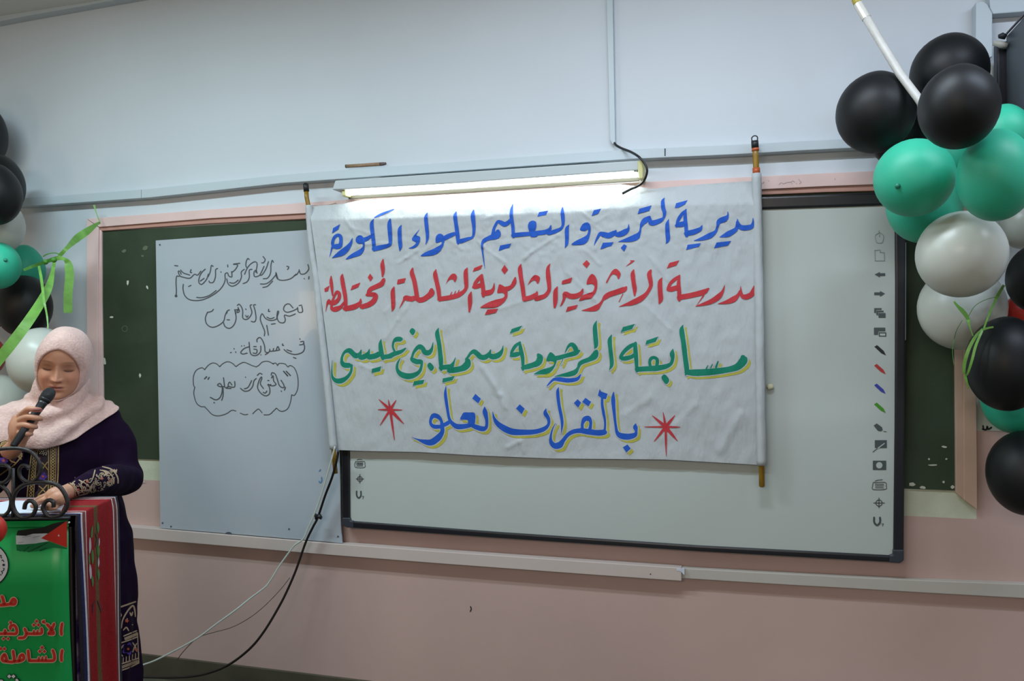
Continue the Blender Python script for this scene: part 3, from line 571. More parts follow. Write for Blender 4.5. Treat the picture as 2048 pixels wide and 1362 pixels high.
RED2 = [
 (A(1300,500), [[(1855,640,20),(1838,720,72),(1800,795,92),(1700,835,92),(1632,800,62),(1612,640,6)],[(1600,720,20),(1562,810,62),(1480,880,102),(1350,930,62),(1208,957,5)],[(1332,620,5),(1292,740,50),(1220,830,96),(1100,910,86),(960,960,56),(813,1002,8)],[(818,1002,6),(890,900,14),(960,800,26)],[(1045,685,30),(960,745,92),(800,790,92),(650,822,92),(515,842,92)],[(525,450,30),(508,600,66),(520,750,72),(520,890,62)],[(520,465,42),(430,530,62),(360,600,56),(325,690,62)],[(318,705,62),(390,695,88),(490,665,82)],[(217,490,8),(180,570,76),(180,730,82),(190,870,82),(163,952,26)]],
   [[(345,230),(522,183),(470,272),(298,327)]], []),
 (A(1120,500), [[(1618,358,36),(1590,430,82),(1612,560,76),(1612,650,62),(1540,775,64),(1430,870,100),(1280,940,86),(1160,975,40),(1053,1007,6)],[(1312,350,18),(1295,430,76),(1310,570,76),(1330,700,72),(1328,812,26)],[(1185,653,26),(1140,700,92),(1000,750,92),(880,790,92),(805,840,82),(762,890,40),(715,960,52),(640,1030,100),(520,1060,60),(383,1077,5)],[(1120,780,14),(1050,922,12)],
   [(405,695,22),(375,770,72),(280,820,92),(180,820,92),(92,782,86),(70,870,46),(32,960,30),(3,1002,8)]],
   [[(1245,183),(1332,183),(1282,230),(1158,302),(1240,230),(1265,205)],[(475,178),(532,240),(475,322),(403,250)],[(135,1015),(317,973),(285,1045),(103,1102)],[(40,545),(217,488),(190,580),(28,612)]],
   [[(818,575),(870,470),(930,370),(1000,333),(1072,400),(1076,450),(1040,520),(1010,460),(950,430),(900,470),(842,575)],[(473,592),(500,500),(560,428),(622,460),(662,560),(656,690),(620,780),(550,860),(450,880),(348,905),(345,880),(400,810),(500,770),(590,730),(612,640),(560,602),(490,612)]]),
 (A(950,500), [[(1467,653,16),(1435,740,76),(1430,900,80),(1418,1022,36)],[(1337,240,8),(1300,330,62),(1305,480,82),(1320,620,72),(1315,720,62),(1250,810,72),(1150,850,82),(1078,882,56)],[(1108,738,18),(1080,800,80),(980,850,84),(868,872,84)],[(818,253,16),(800,340,76),(820,500,76),(850,680,76),(875,892,66)],[(717,488,26),(700,570,76),(660,640,66),(600,680,76),(530,695,82)],[(342,588,8),(325,690,50),(270,750,92),(145,772,92)],[(122,438,36),(125,560,72),(145,700,72),(148,822,56)]],
   [[(525,263),(587,350),(525,432),(468,355)],[(220,1060),(412,1043),(370,1117),(173,1157)]],
   [[(938,622),(990,520),(1050,452),(1110,450),(1157,500),(1120,602),(1080,550),(1030,540),(970,592)],[(398,762),(412,670),(438,610),(520,650),(572,720),(577,820),(530,910),(440,990),(330,1030),(210,1027),(93,1026),(200,950),(350,890),(500,850),(527,790),(480,760)]]),
 (A(790,500), [[(1548,440,36),(1480,520,62),(1420,600,52),(1400,672,36)],[(1398,660,62),(1460,645,82),(1535,620,72)],[(1357,745,16),(1335,830,72),(1335,960,72),(1322,1102,26)],[(1288,318,16),(1260,390,72),(1265,560,76),(1268,660,62),(1230,730,62),(1130,800,82),(1000,840,82),(880,860,82),(785,872,82)],[(1012,748,14),(988,800,18)],[(1078,733,14),(1055,790,18)],[(1142,713,14),(1110,780,18)],[(728,348,16),(715,430,76),(740,560,76),(775,720,76),(792,895,56)],[(650,710,80),(645,770,108),(580,830,92),(500,880,92),(415,892,92)],[(313,323,26),(300,410,76),(340,540,76),(370,700,76),(400,890,76)],[(365,850,82),(280,870,92),(190,855,92),(158,890,40),(110,980,20),(73,1042,4)]],
   [[(1410,320),(1557,263),(1525,340),(1383,387)],[(50,525),(192,498),(165,580),(33,612)]],
   [[(903,612),(950,500),(1010,430),(1070,425),(1102,490),(1065,572),(1035,530),(980,525),(930,572)]]),
 (A(630,500), [[(1408,653,16),(1385,740,72),(1390,900,76),(1390,1020,62),(1368,1092,8)],[(1212,163,16),(1200,260,72),(1210,380,62),(1200,472,26)],[(1225,520,60),(1185,600,88),(1090,650,82),(1000,690,76),(960,740,72),(925,805,26)],[(920,800,52),(1000,790,72),(1075,805,82),(1050,900,92),(960,970,92),(825,1012,82)],[(812,868,16),(800,940,62),(720,1000,92),(620,1030,92),(525,1042,82)],[(488,428,16),(480,500,66),(510,680,72),(540,860,66),(548,1068,56)],[(512,925,22),(460,1010,62),(370,1050,92),(305,1050,62),(290,980,40)],[(250,930,72),(340,940,82),(420,870,62),(430,780,62),(390,745,52),(350,805,40),(310,905,40)],[(285,463,16),(285,560,56),(300,680,50),(313,812,22)],[(250,890,42),(225,930,40),(205,1010,18),(188,1102,4)]],
   [[(980,418),(1032,490),(985,562),(938,490)],[(660,635),(807,578),(770,660),(633,717)],[(257,633),(230,730),(173,747),(168,685)]], [])]
GREEN3 = [
 (A(1300,640), [[(1655,665,110),(1660,725,150),(1560,830,125),(1400,880,102),(1200,910,112),(1000,930,116),(800,937,116),(650,930,92)],[(1212,738,26),(1175,842,40)],[(1112,788,16),(1080,852,24)],[(1032,808,14),(1000,872,30)],[(583,93,16),(565,190,86),(595,400,86),(625,650,86),(655,900,82),(628,987,16)],[(408,518,16),(395,600,86),(402,690,62),(370,780,62),(270,830,86),(150,850,92),(-10,862,92)]], [], [[(260,968),(342,1065),(285,1142),(203,1030)]]),
 (A(1100,640), [[(1785,820,52),(1775,740,52),(1802,685,60),(1850,668,56),(1905,700,60),(1908,780,62),(1890,830,52)],[(2048,835,82),(1900,860,96),(1750,867,92),(1545,877,88)],[(1525,402,46),(1520,520,76),(1535,700,72),(1548,915,50)],[(1522,420,52),(1420,472,72),(1320,560,66),(1268,640,62),(1270,682,62),(1350,682,82),(1450,655,72),(1512,610,62)],[(1098,262,12),(1065,360,76),(1075,520,72),(1095,690,72),(1097,800,66),(1058,887,10)],[(828,15,12),(800,120,72),(810,300,82),(820,440,76),(798,505,26)],[(825,560,84),(790,640,122),(700,700,84),(590,740,76),(530,780,70),(500,850,46),(440,930,90),(320,970,82),(200,985,46),(78,1007,6)],[(268,582,12),(320,480,42),(382,435,72),(440,480,84),(470,560,90)],[(522,545,40),(450,590,84),(300,630,76),(150,672,82),(-10,692,82)],[(230,700,14),(188,792,6)]],
   [[(1720,365),(1932,293),(1880,390),(1698,442)],[(1300,125),(1512,68),(1460,160),(1258,222)]], []),
 (A(920,640), [[(1395,620,70),(1425,675,110),(1390,760,112),(1300,800,92),(1200,830,92),(1110,852,62)],[(1068,388,26),(1080,520,72),(1115,680,66),(1122,890,42)],[(1072,400,42),(990,460,62),(925,560,52),(912,640,46)],[(905,640,52),(975,618,88),(1055,600,72)],[(767,453,8),(750,540,46),(690,620,96),(600,652,100),(535,640,92)],[(548,528,16),(520,600,62),(450,660,92),(370,660,92),(310,605,92),(250,562,82),(190,592,52),(140,660,40),(100,702,30)],[(140,720,92),(130,790,122),(80,850,102),(-10,882,82)]],
   [[(920,160),(1107,98),(1050,190),(885,242)]], [[(1538,722),(1570,620),(1615,573),(1680,620),(1722,700),(1700,800),(1640,900),(1560,960),(1450,967),(1318,962),(1440,890),(1600,840),(1667,800),(1672,750),(1620,733)]]),
 (A(780,640), [[(1395,725,92),(1365,800,122),(1280,860,102),(1150,890,102),(1045,905,82)],[(1167,668,8),(1130,760,42),(1080,830,92),(980,840,86),(895,852,72)],[(862,143,12),(840,240,76),(870,400,76),(890,560,76),(905,720,82),(912,888,56)],[(767,398,10),(745,510,46),(690,580,92),(620,572,92),(580,505,82),(530,472,82),(470,510,62),(420,580,46),(395,650,40)],[(385,660,40),(400,705,82),(470,740,92),(552,742,82)],[(562,730,52),(560,820,46),(520,920,62),(420,985,92),(300,1000,106),(190,960,92),(130,880,56),(132,780,40),(182,678,12)],[(195,340,84),(115,345,84),(62,392,42),(52,480,36),(85,565,40)],[(278,503,26),(200,560,62),(80,600,82),(-10,642,82)]],
   [[(940,1040),(1152,998),(1110,1075),(933,1117)],[(430,1090),(612,1063),(590,1135),(403,1172)]], [[(710,758),(782,840),(730,907),(663,820)],[(395,143),(452,195),(405,272),(348,200)]]),
 (A(640,640), [[(1275,640,82),(1110,662,82)],[(1088,343,12),(1075,430,66),(1090,560,82),(1118,695,56)],[(1060,600,92),(980,640,96),(865,662,96)],[(878,518,12),(860,590,62),(790,650,92),(715,672,82)],[(733,528,12),(710,600,62),(640,640,92),(580,592,92),(520,542,86),(440,572,52),(395,650,42),(385,720,52)],[(382,740,62),(430,800,92),(530,808,88)],[(565,800,40),(550,920,46),(480,1020,62),(380,1080,92),(290,1080,82),(230,1030,52),(210,940,26),(217,718,5)]],
   [[(925,870),(1092,823),(1070,910),(918,947)]], [])]
BLUE4 = [
 (A(1160,770), [[(992,688,12),(985,750,82),(1000,830,46),(970,890,82),(850,920,106),(720,900,100),(660,840,62),(640,750,46),(620,600,46),(600,400,62),(590,250,72),(597,128,16)],[(395,230,42),(395,350,46),(420,500,50),(445,650,36),(440,790,42),(400,850,82),(280,855,86),(120,825,92),(-10,805,82)],[(40,770,52),(42,690,52),(80,610,82),(150,590,82),(188,650,56),(188,720,50),(175,790,62)]],
   [[(845,1058),(902,1130),(825,1202),(763,1110)],[(350,73),(375,115),(492,158),(460,252),(390,240),(318,185)],[(98,228),(197,300),(150,382),(38,300)]], []),
 (A(980,760), [[(2045,930,100),(1900,935,92),(1750,920,100),(1600,902,82),(1480,920,76),(1380,980,66),(1300,1080,72),(1240,1155,112),(1150,1170,102),(1090,1110,72),(1080,1020,42),(1110,880,22),(1167,768,5)],[(1222,128,8),(1205,220,56),(1230,450,56),(1270,650,56),(1285,780,46),(1270,947,5)],[(998,508,8),(985,590,72),(1040,690,62),(1040,790,50),(960,870,76),(800,920,82),(600,930,96),(400,920,112),(250,860,112),(130,770,82),(70,670,42),(48,568,8)]],
   [[(1560,343),(1622,400),(1570,492),(1493,410)],[(530,433),(617,510),(565,607),(463,505)]], []),
 (A(1100,640), [[(548,968,16),(480,1050,62),(320,1075,76),(160,1055,76),(60,1062,46),(-40,1160,20),(-56,1180,6)]], [], []),
 (A(820,770), [[(1328,388,12),(1335,480,86),(1365,620,56),(1360,740,56),(1300,780,86),(1180,750,86),(1080,705,62)],[(1105,700,72),(1000,730,82),(850,740,92),(760,690,72),(700,600,50),(670,450,50),(640,250,56),(630,130,46),(640,28,10)],[(712,648,62),(650,690,72),(580,722,62)],[(570,720,72),(558,640,52),(500,565,76),(420,545,82),(370,610,52),(370,690,52),(430,740,72),(560,740,62)],[(575,750,72),(570,840,76),(500,940,112),(380,1020,112),(260,1010,82),(150,975,30),(28,928,3)]],
   [[(1165,158),(1262,245),(1215,327),(1108,240)]], [[(895,610),(920,540),(960,490),(1060,488),(1155,505),(1160,650),(1130,730),(1040,710),(1030,635),(985,618)]])]
m_blue = clothmat('paint_blue', '1E55B8', 0.6); m_red = clothmat('paint_red', 'B8343C', 0.6)
m_grn = clothmat('paint_green', '0C7A62', 0.6); m_yel = clothmat('paint_yellow', 'B0AC44', 0.6)
def lettering(nm, groups, m, shadow=False):
    bm = bmesh.new()
    for K, st, po, sm in groups:
        if shadow:
            paint(bm, K, on_banner, st, po, sm, grow=8, shift=(52, 50), off=0.0010, mi=1, minw=42)
            paint(bm, K, on_banner, st, po, sm, grow=30, shift=(5, 5), off=0.0016, mi=2)
        paint(bm, K, on_banner, st, po, sm, off=0.0022, mi=0)
    facecam(bm); return obj(nm, bm, [m, m_yel, m_cloth] if shadow else m, bn, smooth=True)
lettering('lettering_first_line', BLUE1, m_blue)['label'] = 'blue painted line of lettering'
lettering('lettering_second_line', RED2, m_red)['label'] = 'red painted line of lettering'
lettering('lettering_third_line', GREEN3, m_grn, True)['label'] = 'green painted line of lettering with yellow edging'
lettering('lettering_fourth_line', BLUE4, m_blue, True)['label'] = 'blue painted line of lettering with yellow edging'
for (ox, oy), (cx, cy), rays in (((1160,770),(1525,745),[(1288,545,55),(1480,485,40),(1690,540,55),(1148,745,30),(1785,748,36),(1320,1003,48),(1735,995,60),(1535,1263,42)]), ((720,770),(535,440),[(338,258,50),(505,263,36),(642,268,46),(318,437,36),(752,443,32),(358,715,40),(778,690,62),(612,978,42)])):
    bm = bmesh.new()
    st = [[(cx, cy, wd*1.1), ((cx+x)/2, (cy+y)/2, wd*.8), (x, y, 10)] for x, y, wd in rays]
    paint(bm, A(ox, oy), on_banner, st, [[(cx+48*math.cos(k*.7), cy+48*math.sin(k*.7)) for k in range(9)]], off=0.0022)
    facecam(bm); obj('painted_star', bm, m_red, bn, smooth=True)

# ------------------------------------------------------------------ hanging cables below the banner
def cable(nm, label, pts, rad, m, n=8):
    bm = bmesh.new(); tube(bm, [W(*p) for p in catmull(pts, 8)], rad, n)
    return tag(obj(nm, bm, m, smooth=True, loc=W(*pts[0])), label, 'cable')
c1 = cable('power_cable', 'thick black cable hanging from the left banner pole down to the floor', [(677,901,.118),(672.5,925,.118),(664,955,.105),(650,992,.09),(636,1034,.085),(627,1052,.088),(616,1074,.09),(608,1094,.095),(592,1140,.11),(574,1182,.13),(556,1217,.15),(528,1263,.18),(500,1297,.20),(460,1328,.22),(420,1345,.235),(380,1353,.24),(330,1355,.24),(280,1354,.25),(230,1354,.26)], 0.0052, mat('cable_black_sheath', '14100F', 0.4))
bm = bmesh.new()
for a, b in (((630,1030,.088),(643,1036,.088)), ((632,1038,.09),(640,1029,.09)), ((631,1034,.093),(642,1033,.093))): tube(bm, [W(*a), W(*b)], 0.0075, 8)
obj('cable_tie_knot', bm, m_rub, c1, smooth=True)
cable('cable', 'white cable running down beside the black cable and across to the woman', [(670,893,.125),(660,930,.122),(650,965,.115),(639,1000,.108),(626,1034,.108),(616,1056,.108),(606,1078,.11),(590,1090,.112),(578,1105,.115),(560,1130,.125),(540,1162,.14),(528,1176,.15),(500,1197,.17),(470,1221,.20),(430,1250,.23),(395,1276,.26),(350,1301,.30),(310,1321,.34),(285,1330,.36),(250,1342,.40)], 0.0036, mat('cable_white', 'B9C2B8', 0.5))
cable('thin_cable', 'thin brown wire branching from the black cable towards the floor', [(580,1155,.118),(560,1180,.13),(530,1211,.15),(500,1235,.16),(465,1254,.17),(430,1264,.18),(400,1273,.17),(385,1284,.16),(365,1305,.13),(355,1319,.10)], 0.0017, mat('wire_brown', '5E524A', 0.6), 6)
# ------------------------------------------------------------------ balloons
def latex(nm, col, rough=0.33, sub=0.0, spec=0.45):
    return mat(nm, col, rough, spec=spec, trans=sub)
m_lk = latex('latex_black', '0D0E10', 0.5, 0, 0.35); m_lg = latex('latex_teal', '2FAE8C', 0.5, 0.25); m_lw = latex('latex_white', 'C0C3BA', 0.34, 0.2)
m_lr = latex('latex_red', 'B0281C', 0.36, 0.1)
LATEX = {'k': m_lk, 'g': m_lg, 'w': m_lw, 'r': m_lr}
COLN = {'k': 'black', 'g': 'teal green', 'w': 'white', 'r': 'red'}
placed = []
def settle(px, py, rx, ry, zmax=None, zfix=None, ok=None):
    """along its own line of sight, against the wall and the balloons already hung behind it"""
    d = ray(px, py); cb = 1/math.hypot(1.0, (px-1024)/FPX); rp = (rx*cb+ry)/2
    z = zfix
    if z is None:
        z = (DIST-0.012)/d.y
        while z > 1.2:
            r = rp*z/FPX; c = CAM+d*z
            if -c.y >= r*1.02+0.05 and (zmax is None or z <= zmax) and (ok is None or ok(c, r)) and all((c-p).length >= (r+q)*1.055 for p, q in placed): break
            z -= 0.008
    r = rp*z/FPX; c = CAM+d*z; placed.append((c, r*max(rx*cb, ry)/rp)); return c, r
def balloon(col, px, py, rx, ry, label, group, c, r, knot_to=None, tip=False):
    d = ray(px, py); cb = 1/math.hypot(1.0, (px-1024)/FPX); rx = rx*cb; rp = (rx+ry)/2
    VX = Vector((d.y, -d.x, 0)).normalized(); VN = d.normalized(); VZ = VX.cross(VN)
    if knot_to is None:                       # the neck hangs where there is most room between its neighbours
        best = -9
        for i in range(220):
            t = i*2.39996; q = 1-2*(i+.5)/220
            a = Vector((math.sqrt(1-q*q)*math.cos(t), math.sqrt(1-q*q)*math.sin(t), q))
            e = c+a*(r*1.16+0.012)
            cl_ = min([(e-p).length-s for p, s in placed if (p-c).length > 1e-6]+[-e.y, 0.06])
            sc_ = min(cl_, 0.035)*10+(0.25*a.dot(VN) if a.dot(VN) < 0.35 else 0.09)
            if sc_ > best: best, ax = sc_, a
    else: ax = Vector(knot_to)
    ax = ax.normalized()
    rot = Vector((0, 0, 1)).rotation_difference(ax).to_matrix()
    sx, sz = rx/rp, ry/rp
    bm = bmesh.new(); bmesh.ops.create_uvsphere(bm, u_segments=40, v_segments=24, radius=1.0)
    for v in bm.verts:
        p = rot @ Vector(v.co)
        v.co = c + VX*p.dot(VX)*r*sx + VZ*p.dot(VZ)*r*sz + VN*p.dot(VN)*r
    for v in bm.verts:                        # gently pear-shaped towards the knot
        k = (v.co-c).dot(ax)/r
        if k > 0.75: v.co += ax*r*0.05*((k-0.75)/0.25)**2
    o = tag(obj('balloon', bm, LATEX[col], smooth=True, loc=c), label, 'balloon', group)
    e = c+ax*r*1.035
    bm = bmesh.new(); tube(bm, [e-ax*0.004, e+ax*0.002, e+ax*0.006, e+ax*0.012], [0.006, 0.0035, 0.004, 0.007], 8)
    obj('knot', bm, LATEX[col], o, smooth=True)
    if tip:
        bm = bmesh.new(); bmesh.ops.create_uvsphere(bm, u_segments=12, v_segments=8, radius=0.008, matrix=Matrix.Translation(c-ax*r*0.99))
        obj('nipple', bm, mat('latex_thick_teal', '1F7F66', 0.4), o, smooth=True)
    return o
RG, LG = 'balloons in the right-hand garland', 'balloons in the left-hand garland'
RB = [ # colour, x, y, rx, ry, label   (those behind first)
 ('k',1795,268,60,62,'black balloon mostly hidden behind the left black one at the top of the right garland'),
 ('g',2008,272,60,60,'teal balloon cut by the right edge, between the loudspeaker and the front black balloon'),
 ('g',1893,322,56,56,'teal balloon hidden deep between the black and two teal balloons of the right garland'),
 ('w',2046,450,50,48,'white balloon peeking out under the right front teal balloon at the frame edge'),
 ('r',2044,628,40,40,'red balloon peeking out between two black balloons at the right edge'),
 ('g',2031,798,73,70,'teal balloon low in the right garland, between two black balloons'),
 ('g',1848,408,79,78,'teal balloon in shade below and behind the left front teal one'),
 ('w',1923,616,92,84,'lower of the two large white balloons in the right garland, green ribbon across it'),
 ('k',1898,147,82,76,'topmost black balloon of the right garland, behind the other black ones'),
 ('k',1751,226,82,79,'leftmost black balloon at the top of the right garland'),
 ('k',2077,557,69,69,'black balloon cut by the right edge beside the two white balloons'),
 ('k',2051,946,83,84,'lowest black balloon of the right garland, above the pink wall'),
 ('w',1922,509,95,86,'upper of the two large white balloons in the right garland, shiny'),
 ('k',2012,728,86,94,'large black balloon tied with green ribbons in the right garland'),
 ('g',1828,356,84,77,'left front teal balloon of the right garland with a dark nipple'),
 ('g',1992,353,83,89,'right front teal balloon of the right garland, cut by the frame edge'),
 ('k',1917,215,85,82,'front black balloon of the right garland with a round pale highlight'),
]
xs_ = W(2011, 72, 0.14).x; zt_ = W(2011, 72, .14).z; zb_ = W(2011, 280, .14).z
clear = lambda c, r: c.x+r*1.03 < xs_-0.03 or c.z+r*1.03 < zb_-0.012 or c.y+r < -0.64
spots = [settle(*b[1:5], ok=clear) for b in RB]
for b, (c, r) in zip(RB, spots):
    tip = b[5].startswith('left front teal')
    balloon(*b, RG, c, r, tip=tip, knot_to=(Vector(Pz(1828,356,2.4))-Pz(1770,384,2.28) if tip else None))
LB = [
 ('k',-56,270,75,75,'highest black balloon of the left garland, cut by the left edge'),
 ('k',-11,372,65,64,'black balloon behind the other in the pair on the left garland'),
 ('w',-4,452,57,56,'white balloon under the black pair and above the teal ones on the left'),
 ('g',47,540,46,48,'teal balloon behind, with the green ribbon crossing it on the left garland'),
 ('k',-32,622,45,46,'black balloon at the left edge beside the larger black one'),
 ('r',-26,712,40,40,'red balloon at the left edge behind the green ribbon'),
 ('k',48,613,60,62,'large black balloon behind the wide green ribbon, above the woman'),
 ('w',79,722,67,66,'white balloon right behind the head of the woman'),
 ('k',-11,390,59,60,'front black balloon of the pair on the left garland'),
 ('g',-5,531,50,47,'front teal balloon at the left edge with a dark nipple'),
 ('w',-2,812,61,62,'lower white balloon at the left edge, behind the shoulder of the woman'),
]
spots = [settle(*b[1:5], zmax=3.62) for b in LB]
for b, (c, r) in zip(LB, spots):
    tip = b[5].startswith('front teal')
    balloon(*b, LG, c, r, tip=tip, knot_to=(Vector(Pz(-5,531,3.3))-Pz(17,516,3.22) if tip else None))

# ------------------------------------------------------------------ green ribbons
m_rib = mat('ribbon_green_satin', '6B9E45', 0.42, var=0.18, vscale=30, sheen=0.2)
m_ribd = mat('ribbon_green_dark', '3E7A24', 0.4, var=0.15, vscale=30)
def ribbon(bm, pts, wid, mi=0, face=None):
    """flat band through 3D points, a real strip with thickness"""
    pts = [Vector(p) for p in pts]; L = len(pts); Wd = wid if isinstance(wid, (list, tuple)) else [wid]*L
    rows = []
    for i, p in enumerate(pts):
        t = (pts[min(i+1, L-1)]-pts[max(i-1, 0)]).normalized()
        n = (CAM-p).normalized() if face is None else face
        s = t.cross(n).normalized()*Wd[i]/2; nn = n*0.0006
        rows.append([bm.verts.new(p+s+nn), bm.verts.new(p-s+nn), bm.verts.new(p-s-nn), bm.verts.new(p+s-nn)])
    for a, b in zip(rows, rows[1:]):
        for k in range(4): bm.faces.new((a[k], b[k], b[(k+1) % 4], a[(k+1) % 4])).material_index = mi
    bm.faces.new(rows[0]); bm.faces.new(rows[-1][::-1]); fix(bm)
def rib(bm, pts, mi=0):
    """points (x, y, depth, width px)"""
    S = catmull(pts, 6)
    ribbon(bm, [Pz(x, y, z) for x, y, z, wd in S], [wd*z/FPX for x, y, z, wd in S], mi)
zc = 3.30
zw = (DIST-0.035)/ray(197, 447).y
rt = thing('ribbon', 'green ribbon bow tied from the chalkboard corner to the left balloons', 'ribbon', Pz(108, 520, zc))
bm = bmesh.new(); rib(bm, [(201,445,zw-.03,4),(194,448,zw-.06,6),(175,462,zw-.14,13),(155,476,zw-.19,14),(135,495,zc-.02,8),(118,513,zc-.03,7)])
obj('tie_to_board', bm, m_rib, rt)
bm = bmesh.new(); rib(bm, [(200,444,zw-.03,3),(196,435,zw-.03,2),(192,424,zw-.03,2),(188,410,zw-.03,4)])
obj('loose_end', bm, m_rib, rt)
bm = bmesh.new(); rib(bm, [(118,515,zc-.03,7),(105,519,zc-.05,8),(90,524,zc-.09,7),(70,531,zc-.22,6),(47,540,zc-.26,5)])
obj('tie_to_balloons', bm, m_ribd, rt)
bm = bmesh.new(); rib(bm, [(106,521,zc-.05,7),(116,517,zc-.06,7),(128,518,zc-.06,7),(136,525,zc-.05,11),(138,535,zc-.05,15),(139,555,zc-.05,15.5),(136,590,zc-.05,15.5),(136,626,zc-.05,15.5)])
obj('hanging_tail', bm, m_rib, rt)
bm = bmesh.new(); rib(bm, [(108,524,zc-.06,6),(105,545,zc-.10,7),(97,575,zc-.20,14),(80,607,zc-.34,17),(55,645,zc-.42,19),(25,685,zc-.46,20),(-5,722,zc-.48,20),(-40,765,zc-.50,20)])
obj('long_tail', bm, m_rib, rt)
bm = bmesh.new(); rib(bm, [(77,528,zc-.16,4),(83,560,zc-.22,5),(88,600,zc-.34,4),(94,632,zc-.36,3),(96,657,zc-.38,2)])
obj('thin_tail', bm, m_rib, rt)
bm = bmesh.new(); rib(bm, [(86,513,zc-.07,2),(96,508,zc-.07,2),(110,506,zc-.06,2),(122,510,zc-.05,2)])
obj('loose_thread', bm, m_ribd, rt)
bm = bmesh.new()
for x, y in ((91, 524), (108, 520)):
    bmesh.ops.create_uvsphere(bm, u_segments=10, v_segments=8, radius=0.011, matrix=Matrix.Translation(Pz(x, y, zc-.09)))
obj('knot', bm, m_ribd, rt)
bal = {o['label']: o for o in C.objects if o.get('category') == 'balloon'}
def hugging(pts, dz=0.018):
    """ribbon points laid on whatever balloon is in front at that spot"""
    out = []
    for x, y, wd in catmull(pts, 5):
        d = ray(x, y); best = None
        for c, r in placed:
            oc = CAM-c; a = d.dot(d); b = oc.dot(d); q = b*b-a*(oc.dot(oc)-(r*1.03)**2)
            if q > 0:
                z = (-b-math.sqrt(q))/a
                if best is None or z < best: best = z
        out.append([x, y, best, wd])
    zs = [o[2] for o in out if o[2]]
    last = zs[0] if zs else 2.3
    for o in out:
        if o[2] is None: o[2] = last
        last = o[2]
    for _ in range(4):
        for i in range(1, len(out)-1): out[i][2] = min(out[i][2], (out[i-1][2]+out[i+1][2])/2+0.002)
    return [(x, y, z-dz, wd) for x, y, z, wd in out]
def rib2(nm, pts, root, mi=m_rib):
    bm = bmesh.new(); S = hugging(pts)
    ribbon(bm, [Pz(x, y, z) for x, y, z, wd in S], [0.8*wd*z/FPX for x, y, z, wd in S])
    return obj(nm, bm, mi, root)
rr = thing('ribbon', 'thin green ribbons tied around the large black balloon on the right', 'ribbon', Pz(1965, 660, 2.0))
rib2('upper_tie', [(2008,570,6),(1995,592,7),(1982,620,5),(1972,645,4),(1967,660,4)], rr)
rib2('band', [(1966,658,6),(1952,672,7),(1938,697,8),(1929,727,8),(1928,748,6)], rr)
rib2('band', [(1965,660,5),(1952,690,6),(1944,720,6),(1936,745,5),(1931,752,4)], rr)
rib2('loose_end', [(1967,659,5),(1976,656,5),(1987,654,4)], rr)
rib2('loose_end', [(1930,750,6),(1933,762,5),(1938,778,3)], rr)
rib2('leaf_end', [(1908,603,4),(1916,613,7),(1925,622,10),(1935,636,8),(1940,655,3),(1946,672,2)], rr)
rib2('thread', [(1937,632,1.5),(1950,612,1.5),(1970,600,1.5),(1992,594,1.5)], rr, m_ribd)
rib2('thread', [(1925,640,1.2),(1912,664,1.4),(1905,700,1.4),(1908,730,1.2)], rr, m_ribd)
# ------------------------------------------------------------------ white pole behind the right balloons
st = thing('support_pole', 'white wrapped pole with a yellow tip sticking up behind the right balloons', 'pole', Pz(1835, 190, 2.5))
bm = bmesh.new(); tube(bm, [Pz(1717,10,2.40), Pz(1760,82,2.36), Pz(1800,148,2.31), Pz(1836,196,2.262), Pz(1878,258,2.225)], [.0128,.0122,.012,.012,.012], 14)
obj('wrapped_shaft', bm, mat('pole_wrap_white', 'C3C0BA', 0.4, var=0.08, vscale=25, bump=0.2, bscale=40), st, smooth=True)
bm = bmesh.new(); tube(bm, [Pz(1711,-2,2.408), Pz(1717,10,2.40)], [.0122,.0130], 14)
obj('tip', bm, mat('pole_tip_yellow', 'A8963A', 0.4), st, smooth=True)
bm = bmesh.new(); tube(bm, [Pz(1716,8,2.401), Pz(1733,37,2.385)], [.0137,.0135], 14, cap=False)
obj('clear_tape', bm, mat('clear_tape_sheen', 'CFCBC2', 0.15, spec=0.7), st, smooth=True)

# ------------------------------------------------------------------ loudspeaker on the wall at the upper right
sp = thing('loudspeaker', 'black wall-mounted loudspeaker box cut by the upper right corner', 'loudspeaker', (xs_+0.15, -0.14, W(2011, 72, .14).z))
m_spk = mat('speaker_side_charcoal', '434B53', 0.45, var=0.04, vscale=6); m_spb = mat('speaker_back_black', '1A1F2A', 0.5)
bm = bmesh.new(); box(bm, xs_, xs_+0.34, -0.62, -0.14, zb_, zt_)
bevel(obj('cabinet', bm, m_spk, sp), 0.008, 3)
bm = bmesh.new(); box(bm, xs_-0.024, xs_+0.32, -0.139, -0.10, zb_-0.01, zt_-0.015)
bevel(obj('back_panel', bm, m_spb, sp), 0.006, 3)
bm = bmesh.new(); box(bm, xs_+0.08, xs_+0.2, -0.101, 0.0, zt_-0.22, zt_-0.06)
obj('wall_bracket', bm, m_spb, sp)
bm = bmesh.new(); tube(bm, [W(1987,86,.17), W(1999,88,.17), W(2000,88,.17), W(2014,92,.17)], [.008,.009,.0105,.0095], 12)
kn = obj('bracket_knob', bm, mat('knob_grey', 'B0AFA6', 0.4), sp, smooth=True)
bm = bmesh.new(); tube(bm, [W(1997,73,.165), W(2004,71.5,.165), W(2012,74,.165)], [.006,.010,.008], 12)
obj('hinge', bm, m_spb, sp, smooth=True)
bm = bmesh.new(); tube(bm, [Vector((xs_-0.002, -0.145, zt_+.001)), Vector((xs_-0.002, -0.62, zt_+.001))], .0035, 8)
obj('edge_strip', bm, mat('speaker_edge', '5A5560', 0.4), sp, smooth=True)
